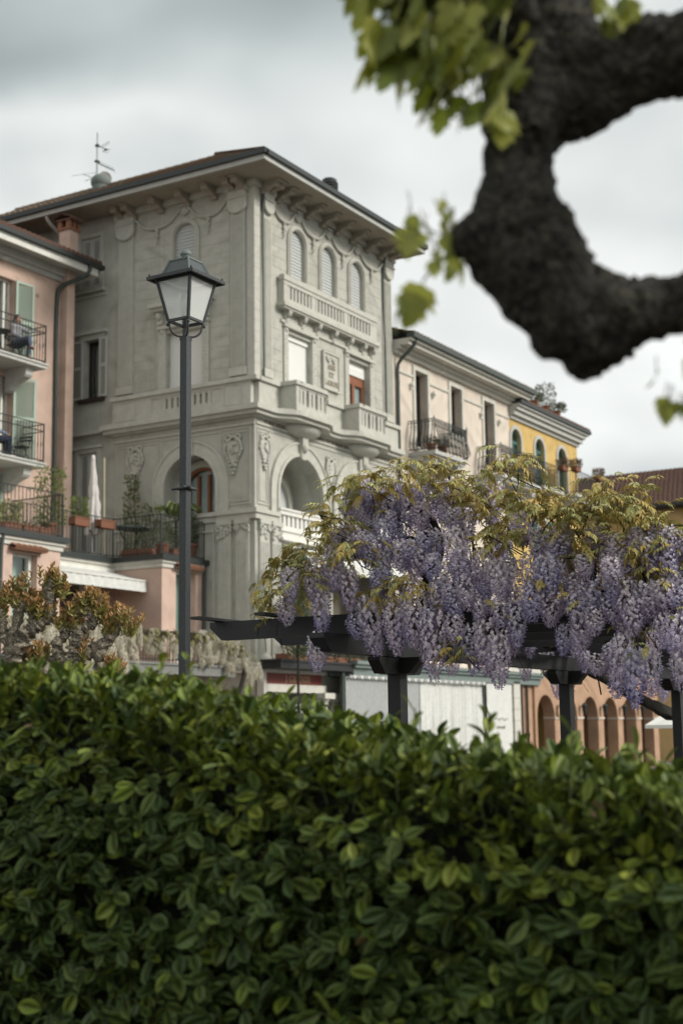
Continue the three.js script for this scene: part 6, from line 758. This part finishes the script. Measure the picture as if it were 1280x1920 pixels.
function trough(label, pos, w, fol, turn = 0, n = 'planter_box') { const p = thing(n, label, 'planter', pos, turn), r = rng(Math.round(Math.abs(pos[0]) * 100 + 17)); M('box', [bx(-w / 2, w / 2, 0, 0.03, -0.11, 0.11), bx(-w / 2, w / 2, 0, 0.22, -0.12, -0.1), bx(-w / 2, w / 2, 0, 0.22, 0.1, 0.12), bx(-w / 2, -w / 2 + 0.02, 0, 0.22, -0.1, 0.1), bx(w / 2 - 0.02, w / 2, 0, 0.22, -0.1, 0.1), bx(-w / 2 - 0.015, w / 2 + 0.015, 0.2, 0.235, 0.12, 0.135)], C.terracotta, p); M('soil', bx(-w / 2 + 0.02, w / 2 - 0.02, 0.03, 0.19, -0.1, 0.1), C.soil, p); if (fol) bush(p, [0, 0.19, 0], ...fol, r); return p; }
const G1 = [0.16, 0.2, 0.035], G2 = [0.075, 0.11, 0.03], G3 = [0.2, 0.23, 0.06];
trough('planter box with cream-flowered plant at the picture edge of the left terrace', [-7.35, 6.46, -1.98], 0.55, [0.3, 0.55, 170, 0.1, [0.34, 0.34, 0.14]]); trough('planter box below the grey chair on the left terrace', [-6.75, 6.46, -1.98], 0.5, [0.2, 0.15, 40, 0.06, G2]); trough('planter box beside the large terracotta pot on the left terrace', [-6.25, 6.46, -2.0], 0.4, [0.18, 0.3, 60, 0.07, G2]);
pot('large terracotta pot with a leafy shrub at the corner of the left terrace', [-5.95, 6.46, -2.05], 1.05, [0.42, 1.45, 420, 0.085, G1]); pot('small terracotta pot behind the corner railing of the left terrace', [-6.25, 6.46, -3.1], 0.9, [0.25, 0.6, 120, 0.07, G2]);
trough('terracotta window box on the rail nearest the pink wall', [-3.35, 7.2, -3.36], 0.6, [0.24, 0.55, 150, 0.09, G1]); trough('terracotta window box on the rail right of the closed parasol', [-2.3, 7.25, -3.36], 0.62, null);
[['terracotta trough under the terrace table, leftmost in the row', -1.72, -2.9, 0.55], ['terracotta trough in the middle of the row under the terrace table', -1.72, -2.35, 0.5]].forEach(([l, x, z, w]) => trough(l, [x, 6.46, z], w, [0.2, 0.45, 110, 0.07, G2], PI / 2));
pot('terracotta pot at the front corner of the roof terrace', [-1.5, 6.46, -2.0], 0.95, [0.3, 0.7, 200, 0.075, G2]); trough('terracotta trough behind the lamp pole on the roof terrace', [-0.95, 6.46, -1.95], 0.6, [0.25, 0.55, 170, 0.08, G2]); pot('large dark-red pot with palm fronds beside the villa wall', [-0.28, 6.46, -2.05], 1.3, [0.25, 0.9, 200, 0.1, G2]);
{ // palm-like fronds and a climbing shrub
  const r = rng(88), f = []; const p = thing('fan_palm', 'bright green fronds arching over the railing beside the villa wall', 'plant', [-0.42, 6.46, -2.4]); M('stem', [cyl(0, 0.0, 1.15, 0, 0.03), cyl(0, 0, 0.22, 0, 0.12, 0.15)], C.vineBark, p);
  for (let i = 0; i < 15; i++) { const a = r() * 7, L = 0.5 + 0.3 * r(), c = [[0, 1.1, 0], [Math.cos(a) * L * 0.5, 1.5 + 0.2 * r(), Math.sin(a) * L * 0.5], [Math.cos(a) * L, 1.25 + 0.3 * r(), Math.sin(a) * L]]; f.push(paint(tube(c, 0.005, 8, 4), 0.14, 0.18, 0.04)); for (let k = 3; k < 12; k++) for (const s of [-1, 1]) { const q = new THREE.CatmullRomCurve3(c.map((v) => V(...v))).getPointAt(k / 12); f.push(paint(place(leafG, q.toArray(), [Math.cos(a) + s * Math.sin(a) * 0.9, -0.4, Math.sin(a) - s * Math.cos(a) * 0.9], 0, 0.16), 0.17, 0.21, 0.05)); } } M('fronds', f, foliage, p, { kind: 'stuff', col: true });
  const q = thing('climbing_shrub', 'leafy climbing shrub against the left side of the arched window', 'plant', [-0.32, 6.46, -4.0]); M('pot', potG.clone().scale(1.1, 1.1, 1.1), C.terracotta, q); M('stem', limb([[0, 0.3, 0], [0.05, 1, 0.05], [-0.1, 1.9, 0.1], [-0.05, 2.6, 0.1]], 0.02, 0.006, 4), C.vineBark, q); bush(q, [-0.1, 1.0, 0], 0.22, 1.6, 190, 0.1, [0.13, 0.17, 0.035], r); bush(q, [0.1, 0.9, 0.6], 0.45, 0.8, 170, 0.09, [0.12, 0.16, 0.035], r, 0.4, 'side_foliage');
  const d = thing('cypress_shrub', 'slim dark evergreen at the foot of the villa corner', 'plant', [0.35, 0, 1.15]); M('trunk', cyl(0, 0, 4.2, 0, 0.05, 0.03), C.vineBark, d); bush(d, [0, 3.6, 0], 0.3, 3.0, 900, 0.1, [0.06, 0.085, 0.025], r, 1.0);
  const e = thing('canopy_planting', 'dark shrubs growing along the top of the shop canopy', 'plants', [1.2, 3.64, 0.6]); for (let i = 0; i < 5; i++) bush(e, [i * 0.72, 0, 0], 0.5, 0.75, 210, 0.09, [0.045, 0.06, 0.022], r, 0.4); M('trough', bx(-0.9, 3.2, 0, 0.16, -0.15, 0.15), C.terracotta, e);
  for (let i = 0; i < 3; i++) { const k = thing('rooftop_plant', ['wispy shrub at the near end of the yellow house roof terrace', 'tall wispy shrub in the middle of the yellow house roof terrace', 'low shrub at the far end of the yellow house roof terrace'][i], 'plant', [21.3 + i * 1.2, 14.85, -0.7]); M('pot', potG.clone().scale(1, 0.7, 1), C.terracotta, k); bush(k, [0, 0.2, 0], 0.5, [0.4, 0.95, 0.35][i], 230, 0.1, [0.07, 0.09, 0.04], r, 0.8); }
  for (const [x, y, z, l] of [[9.5, 10.82, 0.6, 'terracotta pot behind the near cream balcony railing'], [10.1, 10.82, 0.7, 'terracotta pot in the middle of the near cream balcony'], [15.0, 10.82, 0.65, 'terracotta pot on the far cream balcony']]) pot(l, [x, y, z], 0.9, [0.28, 0.3, 120, 0.08, [0.12, 0.1, 0.04]]);
  for (const [x, z, l] of [[20.9, 0.62, 'red geraniums on the railing of the middle yellow house window'], [23.9, 0.98, 'red geraniums on the end of the yellow house balcony'], [21.4, 0.98, 'red geraniums between the yellow house balconies']]) { const t = trough(l, [x, 11.95, z], 0.5, [0.3, 0.3, 150, 0.08, [0.1, 0.09, 0.03]]); bush(t, [0, 0.3, 0], 0.28, 0.2, 60, 0.06, [0.35, 0.06, 0.05], r, 0.5, 'flowers'); }
}
// ------------------------------------------------------------------ aerial mast
{
  const a = thing('aerial_mast', 'television aerial mast with a small dish on the villa roof ridge', 'aerial', [5.0, 20.95, -10.19]); const d = V(0.857, 0, -0.515), s = V(0.515, 0, 0.857), at = (l, y, k = 0) => [s.x * l + d.x * k, y, s.z * l + d.z * k];
  M('mast', [cyl(0, -0.1, 2.05, 0, 0.035, 0.03, 8), cyl(0, -0.2, 0.1, 0, 0.16)], C.steel, a);
  M('upper_aerial', [rod(at(0, 1.56), at(0.3, 1.42), 0.014), rod(at(0.1, 1.52), at(0.42, 1.72), 0.008), rod(at(0.16, 1.5), at(0.44, 1.66), 0.006), ball(...at(0.3, 1.42), 0.05, 1.6, 0.7, 1), rod(at(0.18, 1.36), at(0.44, 1.42), 0.012), rod(at(0.2, 1.33), at(0.4, 1.3), 0.008), bx(-0.06, 0.06, 1.52, 1.6, -0.06, 0.06)], C.gutter, a);
  M('middle_aerial', [rod(at(-0.1, 0.97), at(0.62, 0.62), 0.016), bx(-0.08, 0.08, 0.93, 1.0, -0.06, 0.06), ...Array.from({ length: 7 }, (_, i) => rod(at(0.1 + i * 0.08, 0.9 - i * 0.04, -0.25), at(0.1 + i * 0.08, 0.9 - i * 0.04, 0.25), 0.006))], C.gutter, a);
  M('lower_aerial', [rod(at(-0.5, 0.5), at(0.42, 0.12), 0.01), rod(at(-0.42, 0.24), at(-0.06, 0.38), 0.01), rod(at(-0.9, 0.44), at(0.0, 0.56), 0.006), rod(at(0.1, 0.06), at(0.62, 0.18), 0.006)], C.gutter, a);
  M('dish', [new THREE.SphereGeometry(0.42, 20, 8, 0, 2 * PI, 0, 0.62).rotateX(-PI / 2).rotateY(-0.6).translate(...at(0.12, 0.46)).translate(0.1, 0, 0.25), rod(at(0, 0.46), at(0.2, 0.45), 0.03)], C.dish, a);
  const b = thing('roof_dome_vent', 'grey domed vent at the foot of the aerial mast', 'vent', [4.85, 20.9, -9.9]); M('hood', [ball(0.02, 0.12, 0, 0.36, 1, 0.85, 1, 18), cyl(0, -0.3, 0.1, 0, 0.3)], C.copper, b);
}
renderer.render(scene, camera);
